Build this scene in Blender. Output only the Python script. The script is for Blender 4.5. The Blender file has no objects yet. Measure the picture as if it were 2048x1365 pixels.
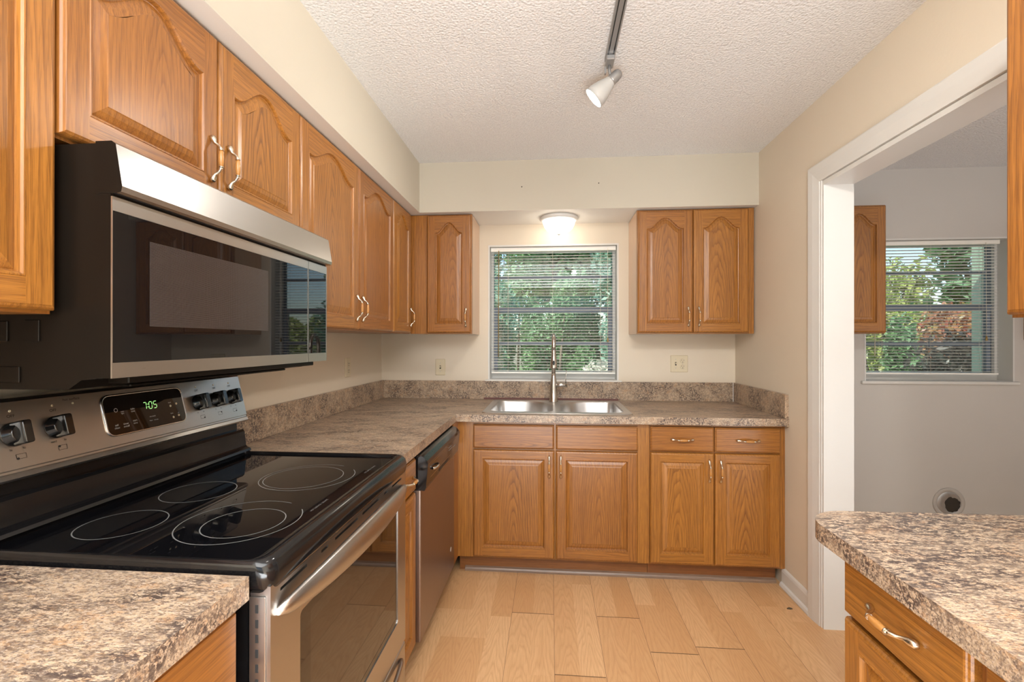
import bpy, bmesh, math, random
from mathutils import Vector, Matrix
PI = math.pi
random.seed(7)
scene = bpy.context.scene
C = scene.collection

# ------------------------------------------------------------ camera
F_PX, PSI, EYE, PITCH = 919.36, 0.0831, 1.3222, 0.0012
cam_d = bpy.data.cameras.new('camera'); cam = bpy.data.objects.new('camera', cam_d); C.objects.link(cam)
cam_d.sensor_fit = 'HORIZONTAL'; cam_d.sensor_width = 36; cam_d.lens = 36 * F_PX / 2048
cam_d.clip_start = 0.05; cam_d.clip_end = 200
cam.location = (0, 0, EYE)
cam.rotation_euler = (PI/2 + PITCH, -0.0006, PSI)
scene.camera = cam
# ------------------------------------------------------------ colour management
vs = scene.view_settings
scene.display_settings.display_device = 'sRGB'
vs.view_transform = 'Standard'; vs.look = 'None'; vs.gamma = 1; vs.exposure = 1.2; vs.use_curve_mapping = False
# ------------------------------------------------------------ sky and sun
W = bpy.data.worlds.new('sky'); scene.world = W; W.use_nodes = True
nt = W.node_tree; bg = nt.nodes['Background']
sky = nt.nodes.new('ShaderNodeTexSky'); sky.sky_type = 'NISHITA'; sky.sun_disc = False
sky.sun_elevation = math.radians(48); sky.sun_rotation = math.radians(250)
nt.links.new(sky.outputs[0], bg.inputs[0]); bg.inputs[1].default_value = 0.13
sd = bpy.data.lights.new('sun', 'SUN'); sd.energy = 3.0; sd.angle = 0.01; sd.color = (1, .95, .86)
so = bpy.data.objects.new('sun', sd); C.objects.link(so)
so.rotation_euler = Vector((0.62, 0.75, -1.0)).to_track_quat('-Z', 'Y').to_euler()
# ------------------------------------------------------------ unseen area lamps added as fill behind the camera
def area(name, loc, target, sx, sy, e, col=(1, 1, 1)):
    l = bpy.data.lights.new(name, 'AREA'); l.shape = 'RECTANGLE'; l.size = sx; l.size_y = sy; l.energy = e; l.color = col
    o = bpy.data.objects.new(name, l); C.objects.link(o); o.location = loc
    o.rotation_euler = (Vector(target) - Vector(loc)).to_track_quat('-Z', 'Y').to_euler()
    return o
area('floor_bounce_fill', (0.1, -1.7, .12), (0.1, -1.69, 2.6), 2.1, 2.2, 112, (.86, .95, 1))  # added uplight, stands in for daylight bouncing off the floor
area('rear_ceiling_fill', (0.0, -1.2, 2.42), (0.0, -1.19, 0), 1.9, 2.9, 46, (.95, .98, 1))  # added fill from above, no fixture belongs to it
area('laundry_bounce_fill', (2.7, -1.2, .15), (2.7, -1.19, 2.2), 2.0, 2.0, 44, (.93, .96, 1))  # added uplight to brighten the laundry room, stands in for floor bounce

# ============================================================ materials
def new_mat(name):
    m = bpy.data.materials.new(name); m.use_nodes = True
    return m, m.node_tree, m.node_tree.nodes['Principled BSDF']
def N(t, typ, **kw):
    n = t.nodes.new(typ)
    for k, v in kw.items(): setattr(n, k, v)
    return n
def ramp(t, src, stops, interp='LINEAR'):
    r = N(t, 'ShaderNodeValToRGB'); r.color_ramp.interpolation = interp
    el = r.color_ramp.elements
    while len(el) < len(stops): el.new(0.5)
    for e, (p, c) in zip(el, stops):
        e.position = p; e.color = (c, c, c, 1) if isinstance(c, (int, float)) else (*c, 1)
    t.links.new(src, r.inputs[0]); return r.outputs[0]
def mixc(t, fac, a, b, mode='MIX'):
    m = N(t, 'ShaderNodeMix', data_type='RGBA', blend_type=mode)
    for s, v in ((m.inputs[0], fac), (m.inputs[6], a), (m.inputs[7], b)):
        if hasattr(v, 'links'): t.links.new(v, s)
        elif isinstance(v, (int, float)): s.default_value = v
        else: s.default_value = (*v, 1)
    return m.outputs[2]
def math_(t, op, a, b=None):
    m = N(t, 'ShaderNodeMath', operation=op)
    for i, v in enumerate((a, b)):
        if v is None: continue
        if hasattr(v, 'links'): t.links.new(v, m.inputs[i])
        else: m.inputs[i].default_value = v
    return m.outputs[0]
def mapping(t, src, scale=(1, 1, 1), rot=(0, 0, 0), loc=(0, 0, 0)):
    m = N(t, 'ShaderNodeMapping'); m.inputs['Scale'].default_value = scale; m.inputs['Rotation'].default_value = rot
    m.inputs['Location'].default_value = loc
    t.links.new(src, m.inputs[0]); return m.outputs[0]
def noise(t, vec, scale, detail=3, rough=.5, dist=0):
    n = N(t, 'ShaderNodeTexNoise'); n.inputs['Scale'].default_value = scale; n.inputs['Detail'].default_value = detail
    n.inputs['Roughness'].default_value = rough; n.inputs['Distortion'].default_value = dist
    if vec is not None: t.links.new(vec, n.inputs['Vector'])
    return n.outputs[0]
def bump(t, b, h, strength, dist=.01):
    n = N(t, 'ShaderNodeBump'); n.inputs['Strength'].default_value = strength; n.inputs['Distance'].default_value = dist
    t.links.new(h, n.inputs['Height']); t.links.new(n.outputs[0], b.inputs['Normal'])
def plain(name, col, rough=.5, metal=0, emit=None, es=0, coat=0, ior=None, alpha=None):
    m, t, b = new_mat(name)
    b.inputs['Base Color'].default_value = (*col, 1); b.inputs['Roughness'].default_value = rough; b.inputs['Metallic'].default_value = metal
    if coat: b.inputs['Coat Weight'].default_value = coat; b.inputs['Coat Roughness'].default_value = .05
    if ior: b.inputs['IOR'].default_value = ior
    if emit: b.inputs['Emission Color'].default_value = (*emit, 1); b.inputs['Emission Strength'].default_value = es
    # a trace of surface wear so nothing is perfectly uniform
    tc = N(t, 'ShaderNodeTexCoord'); n = noise(t, tc.outputs['Object'], 60, 3)
    t.links.new(ramp(t, n, [(0.3, max(rough-.006, 0.0)), (0.7, rough+.006)]), b.inputs['Roughness'])
    return m

def oak(name, kind, light=(.415, .168, .030), dark=(.11, .036, .008), rough=.34):
    """kind: 'v' vertical grain, 'h' horizontal grain, 'c' cathedral figure in a vertical panel, 'hc' cathedral lying down"""
    m, t, b = new_mat(name)
    tc = N(t, 'ShaderNodeTexCoord'); oi = N(t, 'ShaderNodeObjectInfo')
    rnd = oi.outputs['Random']
    rot = (0, 0, 0) if kind in 'vc' else (0, PI/2, 0)
    base = mapping(t, tc.outputs['Object'], rot=rot)
    off = N(t, 'ShaderNodeCombineXYZ')
    t.links.new(math_(t, 'MULTIPLY', rnd, 0.0 if kind in ('c', 'hc') else 3.1), off.inputs[0]); t.links.new(math_(t, 'MULTIPLY', rnd, 17.3), off.inputs[1])
    if kind not in ('c', 'hc'): t.links.new(math_(t, 'MULTIPLY', rnd, 5.7), off.inputs[2])
    va = N(t, 'ShaderNodeVectorMath', operation='ADD'); t.links.new(base, va.inputs[0]); t.links.new(off.outputs[0], va.inputs[1])
    v = va.outputs[0]
    soft = noise(t, mapping(t, v, (7, 7, 1.1)), 1.0, 3, .55)
    fine = noise(t, mapping(t, v, (95, 95, 2.2)), 1.0, 4, .6)
    pore = noise(t, mapping(t, v, (520, 520, 13)), 1.0, 2, .6)
    if kind in ('c', 'hc'):
        sx = N(t, 'ShaderNodeSeparateXYZ'); t.links.new(base, sx.inputs[0])
        cx = math_(t, 'ADD', sx.outputs[0], math_(t, 'MULTIPLY', math_(t, 'SUBTRACT', rnd, .5), .07))
        zz = math_(t, 'MULTIPLY', math_(t, 'ADD', sx.outputs[2], math_(t, 'MULTIPLY', math_(t, 'SUBTRACT', rnd, .2), .22)), .15)
        r = math_(t, 'SQRT', math_(t, 'ADD', math_(t, 'POWER', math_(t, 'ABSOLUTE', cx), 1.75), math_(t, 'POWER', math_(t, 'ABSOLUTE', zz), 2)))
        r = math_(t, 'ADD', r, math_(t, 'MULTIPLY', math_(t, 'SUBTRACT', soft, .5), .075))
        r = math_(t, 'ADD', r, math_(t, 'MULTIPLY', math_(t, 'SUBTRACT', fine, .5), .006))
        freq = 78
    else:
        sx = N(t, 'ShaderNodeSeparateXYZ'); t.links.new(v, sx.inputs[0])
        r = math_(t, 'ADD', math_(t, 'ADD', sx.outputs[0], math_(t, 'MULTIPLY', sx.outputs[1], .6)), math_(t, 'MULTIPLY', soft, .10))
        freq = 62
    s = math_(t, 'FRACT', math_(t, 'MULTIPLY', r, freq))
    line = ramp(t, s, [(0.0, 1.0), (.10, .75), (.45, .12), (.9, 0.0), (1, .95)])
    mask = ramp(t, soft, [(.35, .35), (.65, 1.0)])
    c = mixc(t, ramp(t, fine, [(.32, 1), (.68, 0)]), light, tuple(a*.62+d*.38 for a, d in zip(light, dark)))
    c = mixc(t, math_(t, 'MULTIPLY', math_(t, 'MULTIPLY', line, mask), .82 if kind in ('c', 'hc') else .55), c, dark)
    c = mixc(t, math_(t, 'MULTIPLY', ramp(t, pore, [(.40, 1), (.50, 0)]), .38), c, dark)
    hsv = N(t, 'ShaderNodeHueSaturation'); t.links.new(c, hsv.inputs['Color'])
    t.links.new(math_(t, 'ADD', .9, math_(t, 'MULTIPLY', rnd, .2)), hsv.inputs['Value'])
    t.links.new(math_(t, 'ADD', .497, math_(t, 'MULTIPLY', rnd, .006)), hsv.inputs['Hue'])
    t.links.new(hsv.outputs[0], b.inputs['Base Color'])
    b.inputs['Roughness'].default_value = rough
    b.inputs['Coat Weight'].default_value = .25; b.inputs['Coat Roughness'].default_value = .25
    bump(t, b, math_(t, 'ADD', pore, fine), .12, .002)
    return m
OV, OH, OC, OHC = oak('oak_vertical', 'v'), oak('oak_horizontal', 'h'), oak('oak_cathedral', 'c'), oak('oak_flat', 'hc')
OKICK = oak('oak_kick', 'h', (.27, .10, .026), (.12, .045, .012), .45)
OSHOE = oak('weathered_shoe', 'h', (.30, .20, .135), (.10, .06, .04), .5)
OGREY = oak('oak_interior_maple', 'v', (.74, .52, .36), (.60, .38, .24), .35)

def laminate(name, sc=(1, 1, 1)):
    m, t, b = new_mat(name)
    tc = N(t, 'ShaderNodeTexCoord'); v = mapping(t, tc.outputs['Object'], sc)
    big = noise(t, v, 9, 4, .6, .4); mid = noise(t, mapping(t, v, loc=(3, 1, 2)), 58, 6, .7, .3)
    sp = noise(t, mapping(t, v, loc=(7, 5, 1)), 210, 4, .7, .2); sp2 = noise(t, mapping(t, v, loc=(1, 9, 4)), 260, 3, .65)
    sp3 = noise(t, mapping(t, v, loc=(5, 2, 9)), 105, 5, .72, .4)
    org = noise(t, mapping(t, v, loc=(11, 2, 8)), 30, 4, .65, .3)
    c = mixc(t, ramp(t, mid, [(.40, 0), (.58, 1)]), (.30, .215, .145), (.56, .42, .285))
    c = mixc(t, math_(t, 'MULTIPLY', ramp(t, org, [(.53, 0), (.64, 1)]), .55), c, (.50, .28, .135))
    c = mixc(t, math_(t, 'MULTIPLY', ramp(t, sp2, [(.5, 0), (.6, 1)]), .55), c, (.62, .52, .43))
    c = mixc(t, math_(t, 'MULTIPLY', ramp(t, sp, [(.42, 1), (.49, 0)]), .75), c, (.14, .095, .08))
    dens = ramp(t, big, [(.42, .05), (.58, 1.0)])
    c = mixc(t, math_(t, 'MULTIPLY', dens, math_(t, 'MULTIPLY', ramp(t, sp3, [(.47, 1), (.53, 0)]), .9)), c, (.065, .045, .042))
    t.links.new(c, b.inputs['Base Color']); b.inputs['Roughness'].default_value = .33
    bump(t, b, sp2, .05, .001)
    return m
LAM = laminate('granite_laminate_top', (.60, 1.35, 1.0)); LAMV = laminate('granite_laminate_edge', (1.1, 1.1, 1.1))
LAMP = laminate('granite_laminate_peninsula', (.6, 1.25, 1))

def paint(name, col, bs=.10, bsc=90, rough=.62, var=.04):
    m, t, b = new_mat(name)
    tc = N(t, 'ShaderNodeTexCoord'); n = noise(t, tc.outputs['Object'], bsc, 3, .55); n2 = noise(t, tc.outputs['Object'], 1.7, 3)
    c = mixc(t, ramp(t, n2, [(.3, 0), (.7, 1)]), tuple(x*(1-var) for x in col), col)
    t.links.new(c, b.inputs['Base Color']); b.inputs['Roughness'].default_value = rough
    bump(t, b, n, bs, .003)
    return m
WALL = paint('wall_paint_beige', (.70, .62, .505)); SOFF = paint('soffit_paint_dimmed', (.56, .52, .435))  # soffit colour darkened to stand in for the weak light there
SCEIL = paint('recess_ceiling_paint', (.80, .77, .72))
TRIM = paint('trim_white', (.70, .695, .675), .04, 40, .4, .03)
LWALL = paint('laundry_wall_paint', (.60, .575, .545)); STUC = paint('exterior_stucco', (.55, .5, .4), .5, 60)  # laundry walls: the beige paint, greyed to imitate dim window light
def popcorn(name, col):
    m, t, b = new_mat(name)
    tc = N(t, 'ShaderNodeTexCoord')
    vo = N(t, 'ShaderNodeTexVoronoi'); vo.inputs['Scale'].default_value = 95; t.links.new(tc.outputs['Object'], vo.inputs['Vector'])
    n = noise(t, tc.outputs['Object'], 130, 4, .65)
    h = math_(t, 'ADD', math_(t, 'MULTIPLY', vo.outputs['Distance'], -.7), n)
    c = mixc(t, ramp(t, n, [(.35, 0), (.55, 1)]), tuple(x*.86 for x in col), col)
    t.links.new(c, b.inputs['Base Color']); b.inputs['Roughness'].default_value = .9
    bump(t, b, h, .55, .012)
    return m
CEIL = popcorn('popcorn_ceiling', (.88, .885, .89))

def steel(name, col=(.60, .585, .56), rough=.26, axis=(4, 4, 420)):
    m, t, b = new_mat(name)
    tc = N(t, 'ShaderNodeTexCoord'); n = noise(t, mapping(t, tc.outputs['Object'], axis), 1, 3, .6)
    n2 = noise(t, tc.outputs['Object'], 5, 3)
    b.inputs['Base Color'].default_value = (*col, 1); b.inputs['Metallic'].default_value = 1
    t.links.new(math_(t, 'ADD', ramp(t, n, [(.3, rough-.015), (.7, rough+.02)]), math_(t, 'MULTIPLY', n2, .05)), b.inputs['Roughness'])
    bump(t, b, n, .006, .0003)
    return m
STEEL = steel('brushed_steel', (.52, .505, .485), rough=.27, axis=(30, 30, 1500)); STEELD = steel('brushed_steel_dark', (.36, .30, .27), .36, (1200, 1200, 30))
SINKST = steel('sink_steel', (.62, .62, .62), .30, (300, 6, 6)); NICK = steel('brushed_nickel', (.56, .53, .49), .2, (300, 300, 5))
PEWTER = plain('antique_pewter', (.74, .67, .55), .24, 1)
CHROME = plain('chrome', (.75, .74, .72), .12, 1)
BLACK = plain('black_enamel', (.008, .0075, .008), .13)
BLACKM = plain('black_metal_case', (.008, .0058, .0042), .30, ior=1.22)
BGLASS = plain('black_glass', (.004, .004, .005), .015, 0, ior=1.52)
OVGLASS = plain('oven_glass_brown', (.018, .012, .008), .03, 0, ior=2.0)
KNOB = plain('black_plastic', (.008, .008, .008), .18, coat=.5)
RING = plain('burner_ring_print', (.20, .20, .195), .3)
PRINT = plain('black_print', (.02, .02, .02), .5); WPRINT = plain('white_print', (.6, .6, .6), .5)
WOODGRIP = plain('handle_wood', (.46, .21, .055), .3, coat=.4)
IVORY = plain('ivory_plastic', (.66, .58, .42), .35); SLOT = plain('outlet_slot', (.03, .025, .02), .6)
SCREW = plain('screw_metal', (.5, .5, .48), .3, 1)
BLIND = plain('blind_slat', (.90, .89, .84), .4); BLINDD = plain('blind_wand', (.30, .20, .06), .25); CORD = plain('blind_cord', (.72, .66, .55), .7)
ALU = plain('bronze_aluminium', (.19, .23, .29), .4, 0)
GROUTW = plain('marble_sill', (.70, .69, .66), .25)
LEDG = plain('clock_green', (.02, .05, .01), .4, emit=(.45, 1, .3), es=.55)
def mesh_window():
    m, t, b = new_mat('microwave_mesh_screen')
    tc = N(t, 'ShaderNodeTexCoord'); vo = N(t, 'ShaderNodeTexVoronoi'); vo.inputs['Scale'].default_value = 430; vo.inputs['Randomness'].default_value = 0
    t.links.new(tc.outputs['Object'], vo.inputs['Vector'])
    c = mixc(t, ramp(t, vo.outputs['Distance'], [(.25, 0), (.45, 1)]), (.085, .075, .072), (.018, .015, .015))
    t.links.new(c, b.inputs['Base Color']); b.inputs['Roughness'].default_value = .12; b.inputs['IOR'].default_value = 1.6
    return m
MESHW = mesh_window()
def glass_pane():
    m, t, b = new_mat('window_glass')
    t.nodes.remove(b); out = t.nodes['Material Output']
    tr = N(t, 'ShaderNodeBsdfTransparent'); tr.inputs[0].default_value = (.93, .97, .95, 1)
    gl = N(t, 'ShaderNodeBsdfGlossy'); gl.inputs['Roughness'].default_value = 0.01
    fr = N(t, 'ShaderNodeFresnel'); fr.inputs[0].default_value = 1.5
    mx = N(t, 'ShaderNodeMixShader'); t.links.new(fr.outputs[0], mx.inputs[0]); t.links.new(tr.outputs[0], mx.inputs[1]); t.links.new(gl.outputs[0], mx.inputs[2])
    t.links.new(mx.outputs[0], out.inputs[0]); return m
GLASS = glass_pane()
def lampglass(name, col, es):
    m, t, b = new_mat(name)
    b.inputs['Base Color'].default_value = (.85, .84, .8, 1); b.inputs['Roughness'].default_value = .35
    b.inputs['Emission Color'].default_value = (*col, 1); b.inputs['Emission Strength'].default_value = es
    tc = N(t, 'ShaderNodeTexCoord'); n = noise(t, tc.outputs['Object'], 12, 2)
    t.links.new(ramp(t, n, [(0, es*.95), (1, es*1.05)]), b.inputs['Emission Strength'])
    return m
def leafmat(name, c1, c2, c3, sat=1):
    m, t, b = new_mat(name)
    g = N(t, 'ShaderNodeNewGeometry'); n = noise(t, g.outputs['Position'], 2.2, 3)
    c = mixc(t, ramp(t, g.outputs['Random Per Island'], [(.2, 0), (.9, 1)]), c1, c2)
    c = mixc(t, math_(t, 'MULTIPLY', ramp(t, n, [(.45, 0), (.65, 1)]), .7), c, c3)
    t.links.new(c, b.inputs['Base Color']); b.inputs['Roughness'].default_value = .38
    # thin leaves let some light through
    out = t.nodes['Material Output']; tl = N(t, 'ShaderNodeBsdfTranslucent'); t.links.new(c, tl.inputs[0])
    mx = N(t, 'ShaderNodeMixShader'); mx.inputs[0].default_value = .35
    t.links.new(b.outputs[0], mx.inputs[1]); t.links.new(tl.outputs[0], mx.inputs[2]); t.links.new(mx.outputs[0], out.inputs[0])
    return m
LG = leafmat('leaf_green', (.10, .22, .08), (.22, .38, .16), (.30, .48, .30)); LB = leafmat('leaf_bluegreen', (.10, .24, .15), (.26, .46, .33), (.42, .62, .52))
LY = leafmat('leaf_yellow', (.30, .40, .10), (.55, .55, .20), (.45, .55, .2)); LCR = leafmat('leaf_croton', (.42, .14, .09), (.50, .36, .14), (.55, .30, .22))
LDK = leafmat('leaf_shaded', (.03, .045, .03), (.08, .075, .06), (.07, .05, .05)); LW = leafmat('leaf_sun_glare', (.60, .60, .46), (.80, .78, .66), (.85, .82, .75))  # shade is painted into the dark leaves, sun glare into the pale ones
BARK = paint('bark', (.20, .15, .11), .6, 40); GRASS = paint('lawn', (.16, .24, .08), .4, 40, .9, .3)
DIRT = paint('dry_mulch', (.42, .34, .24), .6, 50, .9, .3)
def floor_mat():
    m, t, b = new_mat('laminate_floor')
    at = N(t, 'ShaderNodeAttribute', attribute_name='tone'); uv = N(t, 'ShaderNodeUVMap', uv_map='grain')
    v = uv.outputs[0]
    soft = noise(t, mapping(t, v, (9, 1.2, 1)), 1, 3, .5)
    fine = noise(t, mapping(t, v, (140, 3.5, 1)), 1, 4, .6); pore = noise(t, mapping(t, v, (420, 14, 1)), 1, 2, .6)
    sx = N(t, 'ShaderNodeSeparateXYZ'); t.links.new(v, sx.inputs[0])
    fx = math_(t, 'SUBTRACT', math_(t, 'FRACT', sx.outputs[0]), .5)
    r = math_(t, 'ADD', math_(t, 'ABSOLUTE', math_(t, 'MULTIPLY', fx, 1.0)), math_(t, 'MULTIPLY', math_(t, 'FRACT', math_(t, 'MULTIPLY', sx.outputs[1], .8)), .22))
    r = math_(t, 'ADD', r, math_(t, 'MULTIPLY', soft, .16))
    ln = ramp(t, math_(t, 'FRACT', math_(t, 'MULTIPLY', r, 60)), [(0, 1), (.2, .4), (.7, 0), (1, .8)])
    c = mixc(t, at.outputs['Fac'], (.60, .335, .150), (.76, .49, .26))
    c = mixc(t, math_(t, 'MULTIPLY', ln, .42), c, (.46, .23, .10))
    c = mixc(t, math_(t, 'MULTIPLY', ramp(t, fine, [(.35, 1), (.6, 0)]), .28), c, (.56, .30, .14))
    c = mixc(t, math_(t, 'MULTIPLY', ramp(t, pore, [(.38, 1), (.48, 0)]), .22), c, (.42, .20, .09))
    t.links.new(c, b.inputs['Base Color']); b.inputs['Roughness'].default_value = .34
    return m
FLOOR = floor_mat(); SEAM = plain('plank_seam', (.10, .05, .025), .8)

# ============================================================ mesh helpers
class MB:
    def __init__(s): s.bm = bmesh.new(); s.mats = []
    def mi(s, m):
        if m not in s.mats: s.mats.append(m)
        return s.mats.index(m)
    def face(s, vs_, m, smooth=False):
        try: f = s.bm.faces.new(vs_)
        except ValueError: return None
        f.material_index = s.mi(m); f.smooth = smooth; return f
    def v(s, *p): return s.bm.verts.new(p)
    def box(s, x0, x1, y0, y1, z0, z1, m, bev=0, seg=2):
        a = [s.v(x, y, z) for x in (x0, x1) for y in (y0, y1) for z in (z0, z1)]
        q = [(0, 1, 3, 2), (4, 6, 7, 5), (0, 4, 5, 1), (2, 3, 7, 6), (0, 2, 6, 4), (1, 5, 7, 3)]
        fs = [s.face([a[i] for i in f], m) for f in q]
        if bev:
            es = {e for f in fs for e in f.edges}
            bmesh.ops.bevel(s.bm, geom=list(es), offset=bev, segments=seg, affect='EDGES', profile=.5)
        return s
    def prism(s, outer, holes, map3, t0, t1, m, mside=None, bev=0):
        """polygon with holes, extruded; map3(u, v, t) -> xyz"""
        mside = mside or m
        loops = [outer] + list(holes)
        rings = []
        for t in (t0, t1):
            ring = [[s.v(*map3(u, v, t)) for u, v in L] for L in loops]; rings.append(ring)
            es = []
            for R in ring:
                for i in range(len(R)): es.append(s.bm.edges.new((R[i], R[(i+1) % len(R)])))
            g = bmesh.ops.triangle_fill(s.bm, edges=es, use_beauty=True)['geom']
            for f in g:
                if isinstance(f, bmesh.types.BMFace): f.material_index = s.mi(m)
        for A, B in zip(*rings):
            for i in range(len(A)):
                j = (i+1) % len(A); s.face([A[i], A[j], B[j], B[i]], mside)
        return s
    def tube(s, pts, rad, m, n=10, cap=True, smooth=True, flat=1.0):
        pts = [Vector(p) for p in pts]; k = len(pts)
        if not isinstance(rad, (list, tuple)): rad = [rad]*k
        rings = []; up = None
        for i, p in enumerate(pts):
            d = (pts[min(i+1, k-1)] - pts[max(i-1, 0)]).normalized()
            if up is None:
                up = Vector((0, 0, 1)) if abs(d.z) < .9 else Vector((1, 0, 0))
            a = (up - d*up.dot(d)).normalized(); up = a; b_ = d.cross(a)
            rings.append([s.bm.verts.new(p + (a*math.cos(2*PI*j/n)*flat + b_*math.sin(2*PI*j/n))*rad[i]) for j in range(n)])
        for A, B in zip(rings, rings[1:]):
            for j in range(n): s.face([A[j], A[(j+1) % n], B[(j+1) % n], B[j]], m, smooth)
        if cap: s.face(rings[0][::-1], m); s.face(rings[-1], m)
        return s
    def lathe(s, prof, m, n=32, M=None, smooth=True, capb=True, capt=True):
        M = M or Matrix.Identity(4); rings = []
        for r, z in prof: rings.append([s.bm.verts.new(M @ Vector((r*math.cos(2*PI*j/n), r*math.sin(2*PI*j/n), z))) for j in range(n)])
        for A, B in zip(rings, rings[1:]):
            for j in range(n): s.face([A[j], A[(j+1) % n], B[(j+1) % n], B[j]], m, smooth)
        if capb: s.face(rings[0][::-1], m)
        if capt: s.face(rings[-1], m)
        return s
    def loft(s, rings, m, closed=True, smooth=False, cap0=False, cap1=False):
        R = [[s.v(*p) for p in r] for r in rings]
        for A, B in zip(R, R[1:]):
            n = len(A)
            for j in range(n if closed else n-1): s.face([A[j], A[(j+1) % n], B[(j+1) % n], B[j]], m, smooth)
        if cap0: s.face(R[0][::-1], m)
        if cap1: s.face(R[-1], m)
        return R
    def mesh(s, name, fix=True):
        if fix: bmesh.ops.recalc_face_normals(s.bm, faces=s.bm.faces)
        me = bpy.data.meshes.new(name); s.bm.to_mesh(me); s.bm.free()
        for m in s.mats: me.materials.append(m)
        return me
    def obj(s, name, parent=None, loc=(0, 0, 0), rot=(0, 0, 0), label=None):
        return link(name, s.mesh(name), parent, loc, rot, label)
def link(name, me, parent=None, loc=(0, 0, 0), rot=(0, 0, 0), label=None):
    o = bpy.data.objects.new(name, me); C.objects.link(o); o.parent = parent; o.location = loc; o.rotation_euler = rot
    if label: o['label'] = label
    return o
def thing(name, label, cat, loc=(0, 0, 0), rz=0, group=None):
    o = bpy.data.objects.new(name, None); C.objects.link(o); o.empty_display_size = .1
    o.location = loc; o.rotation_euler = (0, 0, rz); o['label'] = label; o['category'] = cat
    if group: o['group'] = group
    return o
def tag(o, label, cat, group=None):
    o['label'] = label; o['category'] = cat
    if group: o['group'] = group
    return o
def struct(o): o['kind'] = 'structure'; return o
def bx(x0, x1, y0, y1, z0, z1, m, bev=0): return MB().box(x0, x1, y0, y1, z0, z1, m, bev)
def text_mesh(mb, s, size, m, M, bold=0):
    cu = bpy.data.curves.new('t', 'FONT'); cu.body = s; cu.size = size; cu.align_x = 'CENTER'; cu.align_y = 'CENTER'; cu.offset = bold
    o = bpy.data.objects.new('t', cu); C.objects.link(o)
    me = bpy.data.meshes.new_from_object(o); bpy.data.objects.remove(o); bpy.data.curves.remove(cu)
    vsx = [mb.bm.verts.new(M @ v.co) for v in me.vertices]
    for p in me.polygons: mb.face([vsx[i] for i in p.vertices], m)
    bpy.data.meshes.remove(me)

# ============================================================ room numbers
XL, XR, YB, ZC, ZS = -1.222, 1.258, 3.253, 2.469, 2.1515
XSO, YSO = -0.8395, 2.896          # faces of the soffits
YREAR = -2.9; XR2 = 3.95; WT = .12
CT = .914                          # counter top
# ---- floor: one mesh of strips, two strips to a plank
def make_floor():
    bm = bmesh.new(); tone = bm.faces.layers.float.new('t'); uv = bm.loops.layers.uv.new('grain')
    mats = [FLOOR, SEAM]; w = .10155; x0 = .018; rnd = random.Random(5)
    joints = {-1: 2.236, 0: 1.833, 1: 2.238, 2: 2.0, 3: 2.05, 4: 2.33, -2: 1.72, 5: 1.62}
    dark = {-1: (-.186, .017), 0: (.018, .219), 1: (.224, .425), 2: (.427, .625), 3: (.628, .833)}
    tones = []
    k0, k1 = int((XL-x0)/w)-2, int((XR2-x0)/w)+2
    strips = {-6: [2.409], -5: [2.03], -4: [2.032], -3: [2.20], -2: [2.24], 1: [2.525], 2: [2.305], 6: [2.49], 9: [2.12], 5: [2.49]}
    for k in range(k0, k1):
        pl = k//2; jy = joints.get(pl, 1.0 + rnd.random()*1.2)
        cuts = [YREAR]
        ys = [jy + i*1.21 for i in range(-5, 3)]
        sub = []
        for y in ys:
            sub.append(y)
        base = strips.get(k, [jy + .3 + rnd.random()*.6])[0]
        for i in range(-5, 3): sub.append(base + i*1.21)
        ys = sorted(y for y in sub if YREAR < y < YB)
        ys = [YREAR] + [y for i, y in enumerate(ys) if i == 0 or y-ys[i-1] > .02] + [YB]
        xa, xb = max(XL, x0+k*w), min(XR2, x0+(k+1)*w)
        if xb <= xa: continue
        for a, b in zip(ys, ys[1:]):
            f = bm.faces.new([bm.verts.new((xa, a, 0)), bm.verts.new((xb, a, 0)), bm.verts.new((xb, b, 0)), bm.verts.new((xa, b, 0))])
            t = rnd.random(); f[tone] = t
            ox, oy = rnd.random()*40, rnd.random()*40
            for l in f.loops: l[uv].uv = (ox//1 + .5 + (l.vert.co.x-(x0+(k+.5)*w)) + (rnd.random()*0), oy + l.vert.co.y)
        if pl in dark and k % 2 == 0:
            for wid, y in ((.0016, jy),):
                a, b = dark[pl]
                f = bm.faces.new([bm.verts.new((a, y-wid, .0006)), bm.verts.new((b, y-wid, .0006)), bm.verts.new((b, y+wid, .0006)), bm.verts.new((a, y+wid, .0006))])
                f.material_index = 1
        if k % 2 == 0:
            x = x0+k*w
            if XL < x < XR2 and pl in (0, 1, 2, 3, 4, 5, -1):
                hw = .0006
                f = bm.faces.new([bm.verts.new((x-hw, YREAR, .0005)), bm.verts.new((x+hw, YREAR, .0005)), bm.verts.new((x+hw, YB, .0005)), bm.verts.new((x-hw, YB, .0005))])
                f.material_index = 1
    me = bpy.data.meshes.new('floor'); bm.to_mesh(me); tl = [f[tone] for f in bm.faces]; bm.free()
    at = me.attributes.new('tone', 'FLOAT', 'FACE'); at.data.foreach_set('value', tl)
    if 't' in me.attributes: me.attributes.remove(me.attributes['t'])
    for m in mats: me.materials.append(m)
    me.polygons[0].use_smooth = False
    return struct(link('floor', me))
make_floor()
struct(bx(XL-.2, XR+WT, YREAR-.2, YB+.2, ZC, ZC+.12, CEIL).obj('ceiling'))
struct(bx(XR+WT, XR2+.2, YREAR-.2, YB+.2, ZC, ZC+.12, CEIL).obj('ceiling'))
struct(bx(XL-.15, XL, YREAR-.2, YB+.2, -.1, ZC, WALL).obj('wall_left'))
K1 = (-.441, .474, 1.052, 2.008); K2 = (2.088, 3.01, 1.062, 2.008)
def rect(a, b, c, d): return [(a, c), (b, c), (b, d), (a, d)]
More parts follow.
